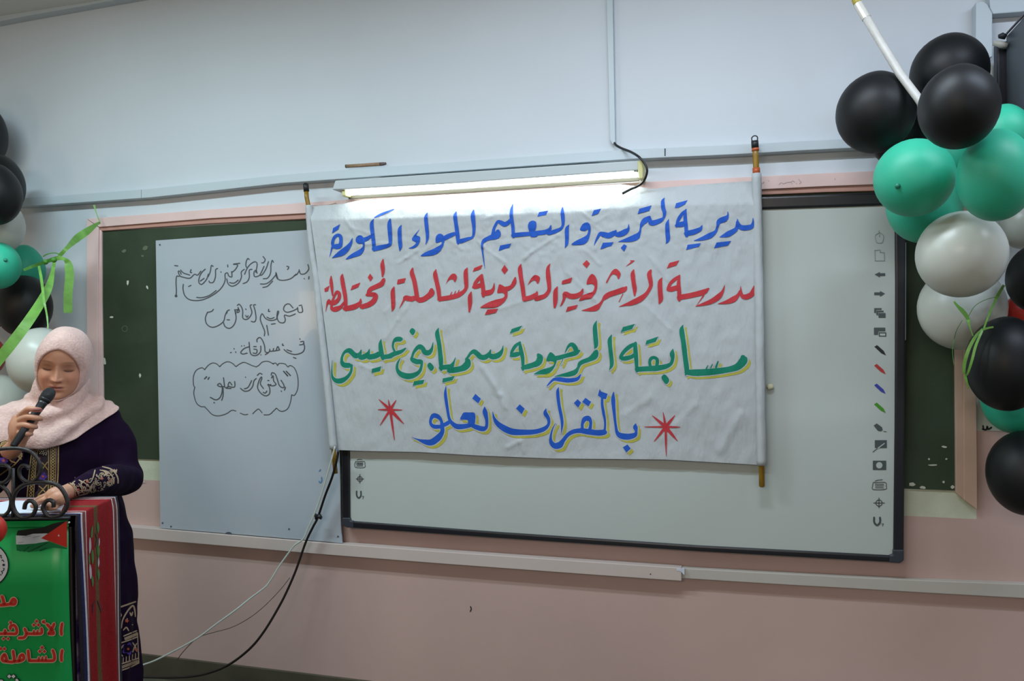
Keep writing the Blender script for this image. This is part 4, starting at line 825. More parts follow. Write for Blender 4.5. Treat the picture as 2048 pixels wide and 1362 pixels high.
# ------------------------------------------------------------------ paper notice behind the right balloons
bm = bmesh.new(); wallprism(bm, [(1958,760),(2075,764),(2075,866),(1958,860)], 0.0, 0.0025); fix(bm)
nt_ = tag(obj('paper_notice', bm, mat('paper_white_green', 'B9C0B2', 0.7), loc=W(2010, 812)), 'white paper notice on the wall, mostly hidden behind the right balloons', 'notice')
bm = bmesh.new()
paint(bm, crop(1880,560,168/673), W, cw([[(345,1168),(350,1195),(372,1198),(378,1172),(385,1195),(400,1190),(412,1180)],[(340,1195),(352,1196)]], 14), off=0.0035)
facecam(bm); obj('handwriting', bm, m_dark, nt_)
# ------------------------------------------------------------------ lectern
RH = Vector((math.cos(YAW), math.sin(YAW), 0)); FH = Vector((-math.sin(YAW), math.cos(YAW), 0)); ZU = Vector((0, 0, 1))
ZF = 2.0
PA = Pz(143, 1035, ZF); ZT = PA.z
def on_top(px, py, h=0.0):
    d = ray(px, py); return CAM+d*((ZT+h-CAM.z)/d.z)
PB = on_top(228, 994.5)
SV = PB-PA; SV.z = 0; SL = SV.length; SD = SV/SL
WID = 0.56
lec = thing('lectern', 'lectern with a green printed front, red woven cloth and black iron scrollwork', 'lectern', Vector((PA.x, PA.y, 0))-RH*WID/2+SV/2)
def on_front(px, py, off=0.0):                # plane of the front face
    n = -FH; d = ray(px, py); p0 = PA+n*off
    return CAM+d*((p0-CAM).dot(n)/d.dot(n))
m_lec = mat('lectern_dark_wood', '1A1312', 0.5)
m_lpurple = mat('lectern_side_purple_print', '3A2A70', 0.45)
nt = m_lpurple.node_tree; r = nt.nodes.new('ShaderNodeValToRGB'); n = nt.nodes.new('ShaderNodeTexNoise'); tc = nt.nodes.new('ShaderNodeTexCoord')
n.inputs['Scale'].default_value = 14; n.inputs['Detail'].default_value = 3; nt.links.new(tc.outputs['Object'], n.inputs['Vector']); nt.links.new(n.outputs['Fac'], r.inputs[0])
for p, c in ((0.30, '1A1240'), (0.42, '3A2AA0'), (0.50, '6B48A8'), (0.57, 'C09CD0'), (0.63, 'E8DCEC')):
    e = r.color_ramp.elements.new(p); e.color = (*lin(c), 1)
r.color_ramp.elements.remove(r.color_ramp.elements[0]); r.color_ramp.elements.remove(r.color_ramp.elements[-1])
nt.links.new(r.outputs[0], nt.nodes['Principled BSDF'].inputs['Base Color'])
def lbox(nm, m, a, b, z0, z1, fwd0=0.0, fwd1=None):
    """upright slab: A..B along the front (metres left of the right corner), fwd along the side"""
    fwd1 = SL if fwd1 is None else fwd1
    q = [PA-RH*a+SD*fwd0, PA-RH*b+SD*fwd0, PA-RH*b+SD*fwd1, PA-RH*a+SD*fwd1]
    bm = bmesh.new(); prism(bm, [Vector((p.x, p.y, z0)) for p in q], [Vector((p.x, p.y, z1)) for p in q]); fix(bm)
    return bevel(obj(nm, bm, m, lec), 0.004)
lbox('front_panel', m_lec, 0.0, WID, 0.02, ZT-0.022, 0.0, 0.018)
lbox('side_panel', m_lpurple, 0.0, 0.018, 0.02, ZT-0.022, 0.019, SL)
lbox('side_panel', m_lpurple, WID-0.018, WID, 0.02, ZT-0.022, 0.019, SL)
lbox('back_panel', m_lec, 0.019, WID-0.019, 0.02, ZT-0.022, SL-0.016, SL)
lbox('base', m_lec, -0.015, WID+0.015, 0.0, 0.02, -0.015, SL+0.015)
lbox('top_board', m_lec, -0.006, WID+0.006, ZT-0.022, ZT-0.022, -0.006, SL+0.004)
# printed green front
m_pg = mat('print_green', '0D8A44', 0.35, var=0.06, vscale=4, spec=0.45)
bm = bmesh.new()
zb = 0.10
fl = [on_front(136.5, 1041, .004), on_front(137.5, 1173, .004), on_front(140, 1270, .004), on_front(145, 1362, .004)]
rt_ = fl+[Vector((fl[-1].x, fl[-1].y, zb))]
cols = []
for k in range(13):
    s = k/12*(WID-0.012)
    cols.append([bm.verts.new(p-RH*s+(-FH)*(0.0015*math.sin(s*40)*(i % 2))) for i, p in enumerate(rt_)])
for a, b in zip(cols, cols[1:]):
    for i in range(4): bm.faces.new((a[i], a[i+1], b[i+1], b[i]))
facecam(bm)
pos = obj('printed_front', bm, m_pg, lec, smooth=True)
md = pos.modifiers.new('thickness', 'SOLIDIFY'); md.thickness = 0.001; md.offset = -1
P0 = crop(0, 1020, 180/1532); P1 = crop(0, 1170, 180/1277)
pw = lambda x, y, off=0.0: on_front(x, y, 0.0075+off)
m_pk = mat('print_black', '101312', 0.35); m_pw = mat('print_white', 'BFC4C8', 0.35); m_pr = mat('print_red', 'B0281E', 0.35); m_pl = mat('print_pale_outline', 'C0A08C', 0.4)
m_flg = mat('print_flag_green', '0A6B3A', 0.35)
bm = bmesh.new()
paint(bm, P0, pw, polys=[[(280,430),(300,350),(500,325),(720,300),(900,230),(1140,182),(980,290),(820,400),(690,400),(560,405),(440,440)]], mi=0)
paint(bm, P0, pw, polys=[[(270,435),(440,440),(560,405),(820,395),(700,480),(830,530),(600,570),(400,585),(275,585)]], mi=1)
paint(bm, P0, pw, polys=[[(1140,184),(1142,640),(700,480)]], mi=2)
paint(bm, P0, pw, polys=[[(275,592),(400,590),(600,575),(835,535),(1142,645),(1140,665),(900,640),(690,690),(480,712),(285,690)]], mi=3)
paint(bm, P0, pw, cw([[(290,670),(350,700)],[(400,705),(480,640),(500,625)],[(480,712),(620,650),(800,560)],[(680,695),(790,650)]], 14), mi=0)
paint(bm, P0, pw, polys=[[(1000+22*math.cos(k*.449*2)*(1 if k % 2 else .45), 435+24*math.sin(k*.449*2)*(1 if k % 2 else .45)) for k in range(14)][:7]], off=0.0006, mi=1)
paint(bm, P0, pw, cw([[(380,470),(450,450),(520,440)],[(310,560),(400,545)],[(560,470),(680,440)]], 10), off=0.0005, mi=4)
facecam(bm); obj('printed_flag', bm, [m_pk, m_pw, m_pr, m_flg, mat('print_grey', '8C90A0', 0.4)], pos)
bm = bmesh.new()
cx, cy, rr_ = -27.5, 1130, 44.5
circ = lambda q: [(cx+q*math.cos(k*.1496), cy+q*math.sin(k*.1496)) for k in range(42)]
paint(bm, ident, pw, polys=[circ(45.5)], mi=0); paint(bm, ident, pw, polys=[circ(43.4)], off=0.0006, mi=1)
paint(bm, P0, pw, cw([[(5,770),(20,775),(15,800),(30,820)],[(30,860),(45,850),(65,880)],[(55,990),(70,1000),(60,1030),(45,1035)],[(20,1040),(40,1060),(35,1085)],[(5,1100),(22,1105)]], 16), polys=[[(62+24*math.cos(k*.9), 935+22*math.sin(k*.9)) for k in range(7)]], off=0.0012, mi=2)
facecam(bm); obj('printed_emblem', bm, [m_pk, m_pw, mat('print_navy', '20243E', 0.4)], pos)
def ptext(nm, st, po=()):
    bm = bmesh.new()
    paint(bm, P1, pw, st, po, grow=24, mi=1); paint(bm, P1, pw, st, po, off=0.0006, mi=0)
    facecam(bm); return obj(nm, bm, [m_pr, m_pl], pos)
D = lambda x, y, s=26: [(x, y-s), (x+s, y), (x, y+s), (x-s, y)]
ptext('printed_word_top_line', cw([[(150,255),(185,200),(218,222),(205,270),(140,272),(60,282),(-20,285)]], 42)+cw([[(28,160),(50,225),(60,270)]], 42))
ptext('printed_word_middle_line', cw([[(882,545),(868,630),(872,705)],[(768,550),(742,610),(690,690)],[(668,560),(735,635),(760,690),(690,692)],[(588,615),(590,680),(520,692),(440,692),(385,690)],[(350,620),(372,690),(340,745),(265,752)],[(145,625),(150,585),(200,572),(235,625),(230,688),(150,692),(60,692),(-30,692)],[(72,640),(72,690)]], 40)+cw([[(532,645),(528,690)],[(482,645),(478,690)],[(630,505),(602,525),(640,540)]], 24), [D(520,513),D(480,567),D(545,567),D(150,532),D(50,762,24),D(115,762,24)])
ptext('printed_word_lower_line', cw([[(882,925),(870,1010),(872,1075)],[(748,925),(772,1000),(765,1065),(700,1075),(560,1075),(415,1075)],[(398,930),(412,1070)],[(270,1078),(285,1010),(325,990),(335,1050),(270,1080),(200,1082)],[(185,935),(198,1080),(100,1085),(40,1072),(30,1030),(65,985),(90,1040),(90,1080)]], 40)+cw([[(652,1015),(650,1070)],[(602,1020),(600,1070)],[(552,1025),(548,1070)]], 24), [D(597,887),D(565,942),D(630,942),D(10,905),D(62,905)])
bm = bmesh.new()
for mi, g, o in ((1, 26, 0), (0, 0, .0006)):
    paint(bm, P1, pw, cw([[(235,1345),(262,1400)],[(2,1362),(30,1362)]], 40), [D(130,1297,30),D(190,1297,30)], grow=g, off=o, mi=mi)
facecam(bm); obj('printed_word_bottom_line', bm, [m_pw, m_pk], pos)
bm = bmesh.new(); bmesh.ops.create_uvsphere(bm, u_segments=12, v_segments=8, radius=0.0028, matrix=Matrix.Translation(on_front(138.2, 1045, .007)))
obj('pin', bm, mat('pin_steel', 'C8CCD0', 0.3, metal=0.6), lec, smooth=True)

# woven red cloth over the top and hanging down the right side
stripes = [(0.00,'1E1A22'),(0.05,'20204A'),(0.09,'B8B4B8'),(0.125,'6E3A36'),(0.19,'C0A8A8'),(0.21,'7E1218'),(0.40,'5A4428'),(0.49,'7E1218'),(0.83,'C0B4B4'),(0.855,'6A3632'),(0.92,'B4B0B4'),(0.945,'2A2428')]
sm = [mat('woven_'+str(i), c, 0.75, var=0.12, vscale=90, bump=0.25, bscale=260, spec=0.2) for i, (_, c) in enumerate(stripes)]
for i, (a, c) in enumerate(stripes): sm[i].name = 'woven_stripe_'+{'1E1A22':'black','20204A':'navy','B8B4B8':'white','6E3A36':'brown','C0A8A8':'pale','7E1218':'red','5A4428':'olive','C0B4B4':'pale_edge','6A3632':'brown_edge','B4B0B4':'white_edge','2A2428':'dark_edge'}[c]
NU, NV = 60, 70
drop = 0.90; topw = WID-0.02; total = topw+drop
def cloth_pt(u, s, lift=0.0):
    """u across the stripes (0 front, 1 back), s along the cloth from the far end of the top"""
    if s <= topw:
        p = PA-RH*(topw-s)+SD*(0.010+u*(SL-0.010)); return Vector((p.x, p.y, ZT+0.0035+lift))
    d = s-topw; k = d/drop; q = min(1, d/0.03)
    uu = u*(1-0.14*k)+0.14*k*(0.55+0.45*u)
    fl = 0.018*max(0, (k-0.45))**1.3*u*2.2
    fold = 0.006*q*math.sin(u*9+k*2.5)*(0.3+k)+0.006*q*math.sin(u*21-k*3)*k
    p = PA+SD*(0.010-0.017*q+uu*(SL-0.010+0.017*q)+fl)+RH*(0.0085+0.004*q+fold+abs(fold)*0.5+lift+0.004*k)
    return Vector((p.x, p.y, ZT+0.0035-(d if d < 0 else max(0, d-0.004))+0*lift))
bm = bmesh.new(); ss = [topw*i/8 for i in range(9)]+[topw+0.004*i for i in (1, 2, 3)]+[topw+0.012+(drop-0.012)*i/NV for i in range(1, NV+1)]
us = sorted(set([i/NU for i in range(NU+1)]+[a for a, c in stripes]))
g = [[bm.verts.new(cloth_pt(u, s)) for u in us] for s in ss]
for a, b in zip(g, g[1:]):
    for i in range(len(us)-1):
        um = (us[i]+us[i+1])/2; f = bm.faces.new((a[i], a[i+1], b[i+1], b[i]))
        f.material_index = max(j for j, (q, c) in enumerate(stripes) if q <= um)
fix(bm)
clo = tag(obj('woven_cloth', bm, sm, smooth=True, loc=Vector((PA.x, PA.y, ZT))), 'striped red woven cloth draped over the lectern top and down its right side', 'tablecloth')
md = clo.modifiers.new('thickness', 'SOLIDIFY'); md.thickness = 0.0022; md.offset = -1
def cl(px, py, off=0.0):                      # pattern marks laid on the hanging side
    n = RH; d = ray(px, py); p0 = PA+RH*0.013
    h = CAM+d*((p0-CAM).dot(n)/d.dot(n)); 
    u = ((h-PA).dot(SD)+0.007)/(SL+0.007); k = ZT-h.z
    p = cloth_pt(min(1, max(0, u)), topw+k); return p+(CAM-p).normalized()*(0.0035+off)
KC = crop(0, 960, 400/1355)
bm = bmesh.new()
paint(bm, KC, cl, smooth=[[(628,400),(636,345),(648,330),(646,390),(638,410)],[(690,380),(680,330),(688,300),(700,340)],[(612,600),(606,545),(616,520),(622,570)],[(640,590),(632,520),(645,490),(653,550)],[(690,545),(680,490),(692,455),(704,500)],[(640,745),(632,690),(642,670),(650,710)],[(690,700),(680,650),(692,620),(702,660)]], mi=0)
paint(bm, KC, cl, smooth=[[(616,520),(612,450),(618,410),(628,420),(632,480)],[(622,690),(614,630),(620,590),(632,620),(634,670)],[(696,470),(694,430),(700,410),(704,440)],[(690,610),(686,575),(694,540),(700,580)]], mi=1)
paint(bm, KC, cl, [[(680,835,6),(696,870,14),(712,915,4)],[(660,840,6),(645,870,10),(640,925,4)],[(670,380,8),(680,420,10),(668,470,6)]], mi=2)
facecam(bm); obj('woven_leaves', bm, [mat('woven_leaf_green', '3C6A30', 0.8), mat('woven_leaf_white', 'A8A0A4', 0.8), mat('woven_stem_dark', '3A2024', 0.8)], clo)

# papers on the lectern
bm = bmesh.new()
q = [on_top(-40,1030,.006), on_top(-30,1010,.006), on_top(17,1002.5,.006), on_top(75,1002,.007), on_top(128,1010,.008), on_top(122,1022,.006), on_top(60,1026.5,.006), on_top(5,1028,.006)]
prism(bm, [p+ZU*0.0015 for p in q], [p-ZU*0.001 for p in q]); fix(bm)
tag(obj('paper', bm, mat('paper_white', 'C6CBD6', 0.6), loc=on_top(60, 1018, .006)), 'white sheet of paper on the lectern under the resting hand', 'paper')

# wrought-iron scrolls
m_iron = mat('wrought_iron_black', '1B1C20', 0.42, spec=0.5, bump=0.15, bscale=120)
KI = crop(0, 820, 150/888)
def scroll(pts, r=0.0046):
    bm = bmesh.new(); S = catmull(pts, 7)
    tube(bm, [on_front(*KI(x, y), 0.006) for x, y in S], r, 10)
    return obj('iron_scroll', bm, m_iron, lec, smooth=True)
scroll([(-330,690),(-280,560),(-150,480),(0,465),(120,455),(250,460),(370,500),(450,590),(485,690),(455,785),(380,850),(300,842),(240,785),(228,710),(262,660),(312,662),(345,695)])
scroll([(-60,660),(0,650),(80,660),(125,720),(110,800),(50,855),(-10,862),(-60,830)])
scroll([(-60,860),(0,885),(80,955),(130,1060),(112,1180),(60,1242),(0,1268),(-60,1262)])
scroll([(288,1172),(305,1105),(350,1076),(400,1095),(425,1150),(400,1222),(330,1268),(250,1268),(180,1205),(150,1100),(180,980),(260,900),(380,860),(540,855),(680,890),(760,980),(800,1090),(775,1180),(700,1250),(610,1266),(540,1222),(512,1150),(540,1088),(590,1067),(632,1095),(635,1150)], 0.0052)
bm = bmesh.new(); tube(bm, [on_front(*KI(155,690), 0.006), on_front(*KI(155,1000), 0.006), on_front(*KI(152,1285), 0.006)], 0.004, 10); obj('iron_upright', bm, m_iron, lec, smooth=True)
bm = bmesh.new(); tube(bm, [on_front(-60, 1037, 0.006), on_front(140, 1036.2, 0.006)], 0.0045, 8); obj('iron_rail', bm, m_iron, lec, smooth=True)
placed.clear(); c_, r_ = settle(-16, 1060, 31, 30, zfix=1.86)
balloon('r', -16, 1060, 31, 30, 'small red balloon at the lower left edge in front of the green lectern print', None, c_, r_, knot_to=-RH-ZU)
# ------------------------------------------------------------------ the speaker
def evaluated(o):
    dg = bpy.context.evaluated_depsgraph_get(); dg.update()
    return bpy.data.meshes.new_from_object(o.evaluated_get(dg))
def remeshed(bm, voxel, smooth=0, fac=0.5):
    fix(bm); me = bpy.data.meshes.new('tmp'); bm.to_mesh(me); bm.free()
    o = bpy.data.objects.new('tmp', me); C.objects.link(o)
    md = o.modifiers.new('r', 'REMESH'); md.mode = 'VOXEL'; md.voxel_size = voxel
    if smooth:
        m2 = o.modifiers.new('s', 'SMOOTH'); m2.iterations = smooth; m2.factor = fac
    out = evaluated(o); bpy.data.objects.remove(o); bpy.data.meshes.remove(me)
    b = bmesh.new(); b.from_mesh(out); bpy.data.meshes.remove(out); return b
_v = ray(122, 850); COSB = 1/math.hypot(1.0, (122-1024)/FPX)
YC = -Vector((_v.x, _v.y, 0)).normalized(); RH = Vector((-YC.y, YC.x, 0))   # she faces the camera
if RH.dot(RIGHT) < 0: RH = -RH
ZP = 2.63
foot = Pz(150, 1100, ZP+0.05); foot.z = 0
per = thing('person', 'woman in a pale pink headscarf and dark purple embroidered dress holding a microphone', 'person', foot)
SINB = math.sqrt(1-COSB*COSB)
def PP(px, py, z):                           # depth measured square to her own axis
    return Pz(px, py, z+(px-120)*ZP*COSB/FPX*SINB)
def loft(bm, rings, n=40):
    """closed loft through rings given as (centre, half width, half depth)"""
    vs = []
    for c, a, b in rings:
        vs.append([bm.verts.new(c+RH*a*math.cos(2*math.pi*k/n)+YC*b*math.sin(2*math.pi*k/n)) for k in range(n)])
    for r, s in zip(vs, vs[1:]):
        for k in range(n): bm.faces.new((r[k], r[(k+1) % n], s[(k+1) % n], s[k]))
    bm.faces.new(vs[0][::-1]); bm.faces.new(vs[-1])
px2m = lambda p, z: p*z/FPX*COSB
# --- dress
tab = [(784,118,30,.045),(795,118,56,.066),(806,119,88,.086),(822,120,106,.100),(845,122,112,.115),(875,125,112,.128),(920,130,110,.135),(970,137,108,.130),(1020,142,112,.128),(1070,146,122,.140),(1120,149,126,.150),(1200,151,128,.155),(1290,152,130,.16),(1362,153,132,.165)]
rings = [(Pz(cx, y, ZP+0.03), px2m(hw, ZP), th) for y, cx, hw, th in catmull(tab, 3)]
last = rings[-1][0]
for z in (0.30, 0.15, 0.012): rings.append((Vector((last.x, last.y, z)), px2m(134, ZP)+0.02*(0.45-z), 0.17+0.03*(0.45-z)))
bm = bmesh.new(); loft(bm, rings)
ELL = PP(249, 957, 2.545); SHL = PP(205, 836, ZP+0.03); WRL = Pz(130, 985, 2.175)
ELR = PP(-26, 962, 2.57); SHR = PP(32, 838, ZP+0.03); WRR = Pz(30, 893, 2.375)
def limb(bm, pts, n=20, k=8):
    S = catmull([(p.x, p.y, p.z, r) for p, r in pts], k)
    tube(bm, [s[:3] for s in S], [s[3] for s in S], n)
limb(bm, [(SHL, .064), (PP(228, 880, 2.61), .060), (PP(243, 935, 2.57), .056), (ELL, .053), (Pz(208, 962, 2.45), .047), (Pz(168, 969, 2.26), .032), (Pz(138, 980, 2.185), .0245)])
limb(bm, [(SHR, .064), (PP(0, 890, 2.61), .060), (ELR, .055), (Pz(-8, 930, 2.46), .052), (Pz(18, 905, 2.398), .045)])
bmD = remeshed(bm, 0.007, 8, 0.5)
for v in bmD.verts:                                            # soft creases of the cloth
    p = v.co; v.normal_update()
    low = max(0, min(1, (1.0-p.z)/0.5)); a = math.atan2((p-foot).dot(YC), (p-foot).dot(RH))
    d = low*0.009*math.sin(a*9+2*noise.noise(p*3)) + 0.010*noise.noise(Vector((p.x*8, p.y*8, p.z*12)))+0.004*noise.noise(Vector((p.x*22, p.y*22, p.z*20)))
    v.co += v.normal*d
fix(bmD); dressBVH = BVHTree.FromBMesh(bmD)
m_dress = mat('velvet_dark_purple', '170A20', 0.85, sheen=0.05, spec=0.06, var=0.25, vscale=7)
dress = obj('dress', bmD, m_dress, per, smooth=True)
# --- head frame
aY, aP, aR = 0.16, 0.24, 0.11
HX, HY, HZ = RH.copy(), YC.copy(), ZU.copy()
HZ, HX = (HZ*math.cos(aR)+HX*math.sin(aR)), (HX*math.cos(aR)-HZ*math.sin(aR))
HY, HX = (HY*math.cos(aY)-HX*math.sin(aY)), (HX*math.cos(aY)+HY*math.sin(aY))
HY, HZ = (HY*math.cos(aP)-HZ*math.sin(aP)), (HZ*math.cos(aP)+HY*math.sin(aP))
EYE = Pz(115, 736.5, 2.535)
HO = EYE-HY*0.083
def H(x, y, z): return HO+HX*x+HY*y+HZ*z
WT = [(-.118,.010),(-.112,.026),(-.100,.044),(-.085,.060),(-.065,.069),(-.040,.074),(-.010,.074),(.02,.0715),(.05,.066),(.075,.055),(.095,.038),(.108,.022),(.112,.004)]
FT = [(-.118,.060),(-.112,.071),(-.100,.078),(-.085,.080),(-.065,.082),(-.040,.081),(-.010,.081),(.02,.086),(.05,.084),(.075,.070),(.095,.048),(.108,.024),(.112,.004)]
BT = [(-.118,.0),(-.112,.01),(-.100,.03),(-.085,.055),(-.065,.075),(-.040,.090),(-.010,.099),(.02,.101),(.05,.095),(.075,.078),(.095,.052),(.108,.026),(.112,.004)]
WT, FT, BT = [catmull(t, 6) for t in (WT, FT, BT)]                # no kinks in the profiles
G = lambda x, z, cx, cz, a, sx, sz: a*math.exp(-((x-cx)/sx)**2-((z-cz)/sz)**2)
def feat(x, z):
    f = 0.0
    for s in (-1, 1):
        f += G(x, z, s*.030, .018, .0012, .018, .008)          # brow
        f += G(x, z, s*.031, -.001, -.0068, .015, .0125)         # socket
        f += G(x, z, s*.031, -.002, .0062, .0115, .0075)       # lowered lid over the eyeball
        f += G(x, z, s*.031, -.0085, -.0022, .012, .0018)      # lash crease
        f += G(x, z, s*.040, -.036, .0055, .020, .020)         # cheek
        f += G(x, z, s*.0110, -.0405, .0055, .0050, .0058)     # nostril wing
        f += G(x, z, s*.027, -.052, -.0030, .006, .018)        # fold beside the mouth
        f += G(x, z, s*.0055, -.0475, -.0035, .0035, .0025)    # nostril
    k = min(1, max(0, (.010-z)/.050)); wn = .0058+.0038*k
    if -.058 < z < .034: f += (0.003*max(0, min(1, (.034-z)/.03))**2+.0185*k**1.2)*math.exp(-(x/wn)**2)*(1 if z > -.040 else math.exp(-((z+.040)/.0065)**2))
    f += G(x, z, 0, -.0615, .0055, .017, .0042)+G(x, z, 0, -.0725, .0062, .0145, .0050)   # lips
    f += G(x, z, 0, -.0668, -.0060, .0165, .0020)              # mouth line
    f += G(x, z, 0, -.083, -.0030, .016, .0050)+G(x, z, 0, -.101, .0065, .018, .011)      # chin
    return f
def head_pt(phi, z):
    w, f, b = lerp(WT, z), lerp(FT, z), lerp(BT, z)
    c, s = math.cos(phi), math.sin(phi)
    e = 0.97-0.11*max(0, min(1, (c+0.1)/0.6))
    x = w*math.copysign(abs(s)**e, s); y = (f if c > 0 else b)*math.copysign(abs(c)**e, c)
    if c > 0.15: y += feat(x, z)*min(1, (c-0.15)/0.25)
    return x, y, z
def face_y(x, z):
    w, f = lerp(WT, z), lerp(FT, z); q = min(0.999, abs(x)/w)
    return f*(1-q**(2/0.86))**(0.43)+feat(x, z)*min(1, max(0, (1-q)/0.3))
bm = bmesh.new(); rows = []
NZ, NP = 150, 170
for j in range(NZ+1):
    z = -.118+.230*j/NZ
    rows.append([bm.verts.new(H(*head_pt(2*math.pi*k/NP, z))) for k in range(NP)])
for a, b in zip(rows, rows[1:]):
    for k in range(NP): bm.faces.new((a[k], a[(k+1) % NP], b[(k+1) % NP], b[k]))
bm.faces.new(rows[0][::-1]); bm.faces.new(rows[-1])
# ears, neck, torso core, arms
for s in (-1, 1):
    limb(bm, [(H(s*.066, -.010, .010), .005), (H(s*.070, -.016, .010), .007), (H(s*.070, -.016, -.012), .007), (H(s*.066, -.010, -.028), .005)], 10, 4)
limb(bm, [(H(0, -.01, -.04), .055), (H(0, -.015, -.09), .054), (Pz(119, 808, ZP+.02), .056), (Pz(119, 830, ZP+.03), .075)], 24, 5)
loft(bm, [(Pz(119, 815, ZP+.03), .10, .06), (Pz(120, 835, ZP+.03), .150, .085), (Pz(124, 880, ZP+.03), .150, .105), (Pz(132, 950, ZP+.03), .14, .10), (Pz(142, 1030, ZP+.03), .15, .10)], 28)
limb(bm, [(SHL, .045), (PP(232, 890, 2.605), .042), (ELL, .036), (Pz(190, 965, 2.36), .030), (WRL, .0205), (Pz(118, 987, 2.15), .021)], 16, 6)
limb(bm, [(SHR, .045), (PP(0, 895, 2.61), .042), (ELR, .036), (Pz(-2, 925, 2.45), .032), (WRR, .0245), (Pz(36, 878, 2.365), .026)], 16, 6)
# right hand closed on the microphone
def blobs(bm, pts, n=12, k=5): limb(bm, pts, n, k)
mb, mt = Pz(26, 893, 2.296), Pz(105, 777, 2.412)
blobs(bm, [(Pz(37, 882, 2.365), .023), (Pz(38, 868, 2.360), .027), (Pz(40, 850, 2.362), .027), (Pz(43, 834, 2.368), .020)], 16)
blobs(bm, [(Pz(31, 868, 2.365), .020), (Pz(33, 850, 2.360), .021), (Pz(38, 832, 2.363), .015)], 14)
for kx, ky, ax_, ay_, tx, ty, r in ((40,832,58,818,80,820,.0083),(36,843,57,834,81,837,.0088),(33,854,52,850,71,854,.0086),(33,866,48,867,62,868,.0078)):
    blobs(bm, [(Pz(kx, ky, 2.356), r*1.25), (Pz((kx+ax_)/2, (ky+ay_)/2-1, 2.339), r*1.15), (Pz(ax_, ay_, 2.328), r*1.08), (Pz((ax_*.4+tx*.6), (ay_*.4+ty*.6), 2.330), r), (Pz(tx, ty, 2.344), r*.86), (Pz(tx+1, ty+1, 2.354), r*.55)])
blobs(bm, [(Pz(44, 882, 2.378), .0135), (Pz(55, 868, 2.393), .0115), (Pz(66, 850, 2.398), .0100), (Pz(74, 836, 2.396), .0080)])
# left hand resting on the lectern
blobs(bm, [(WRL, .0200), (on_top(119, 988, .044), .0215), (on_top(108, 992, .042), .0225), (on_top(98, 998, .034), .017)], 16)
blobs(bm, [(on_top(126, 992, .046), .018), (on_top(116, 998, .040), .020), (on_top(108, 1003, .033), .0155)], 14)
for pts, r in (([(99,998,.036),(86,1001,.034),(74,1007,.024),(62,1014,.0155)], .0080), ([(102,1001,.035),(93,1008,.032),(88,1014,.024),(86,1020,.0155)], .0082), ([(108,1003,.033),(102,1009,.030),(99,1015,.023),(98,1021,.0155)], .0080), ([(115,1003,.030),(112,1009,.027),(110,1015,.021),(109,1020,.0150)], .0072), ([(108,990,.046),(92,993,.040),(79,998,.030),(68,1004,.0165)], .0086)):
    blobs(bm, [(on_top(x, y, h), r*(1.25-0.13*i-(0.1 if i == 3 else 0))) for i, (x, y, h) in enumerate(pts)])
bmB = remeshed(bm, 0.0022, 3, 0.35)
m_skin = mat('skin', 'B98368', 0.48, spec=0.4, trans=0.12)
nt = m_skin.node_tree; at = nt.nodes.new('ShaderNodeVertexColor'); at.layer_name = 'pigment'
nt.links.new(at.outputs['Color'], nt.nodes['Principled BSDF'].inputs['Base Color'])
body = obj('body', bmB, m_skin, per, smooth=True)
ca = body.data.color_attributes.new('pigment', 'FLOAT_COLOR', 'POINT')
skin, lip, brow, lash, cheek, lidc = map(lin, ('BC8A70', 'A05C56', '70503E', '2A1A16', 'BE7C66', '7C5444'))
org = worldloc(per)
import numpy as np
buf = np.zeros((len(body.data.vertices), 4), np.float32); buf[:, :3] = skin; buf[:, 3] = 1
def mixc(i, c, a):
    a = max(0, min(1, a)); buf[i, :3] = buf[i, :3]*(1-a)+np.array(c)*a
for v in body.data.vertices:
    q = v.co+org-HO
    y = q.dot(HY)
    if y < 0.03: continue
    x, z = q.dot(HX), q.dot(HZ)
    if abs(x) > .08 or not -.13 < z < .12: continue
    i = v.index; ax_ = abs(x)
    mixc(i, cheek, 0.55*math.exp(-((ax_-.042)/.02)**2-((z+.035)/.02)**2))
    mixc(i, cheek, 0.35*math.exp(-(x/.012)**2-((z+.036)/.012)**2))
    mixc(i, lidc, 0.75*math.exp(-((ax_-.030)/.016)**2-((z-.002)/.0095)**2))
    zb_ = .0185+.004*(1-((ax_-.030)/.02)**2)-.002
    mixc(i, brow, 0.6*math.exp(-((ax_-.031)/.0165)**4-((z-zb_)/.0026)**2))
    zl = -.0075-.0030*(1-((ax_-.031)/.014)**2)
    mixc(i, lash, 0.95*math.exp(-((ax_-.031)/.0145)**6-((z-zl)/.0027)**2))
    mixc(i, lip, 0.8*math.exp(-(x/.020)**6-((z+.0665)/(.0085*(1-.5*(ax_/.022)**2 if ax_ < .022 else .5)))**4))
    mixc(i, lash, 0.75*math.exp(-(x/.0165)**6-((z+.0668)/.0018)**2))
ca.data.foreach_set('color', buf.ravel())
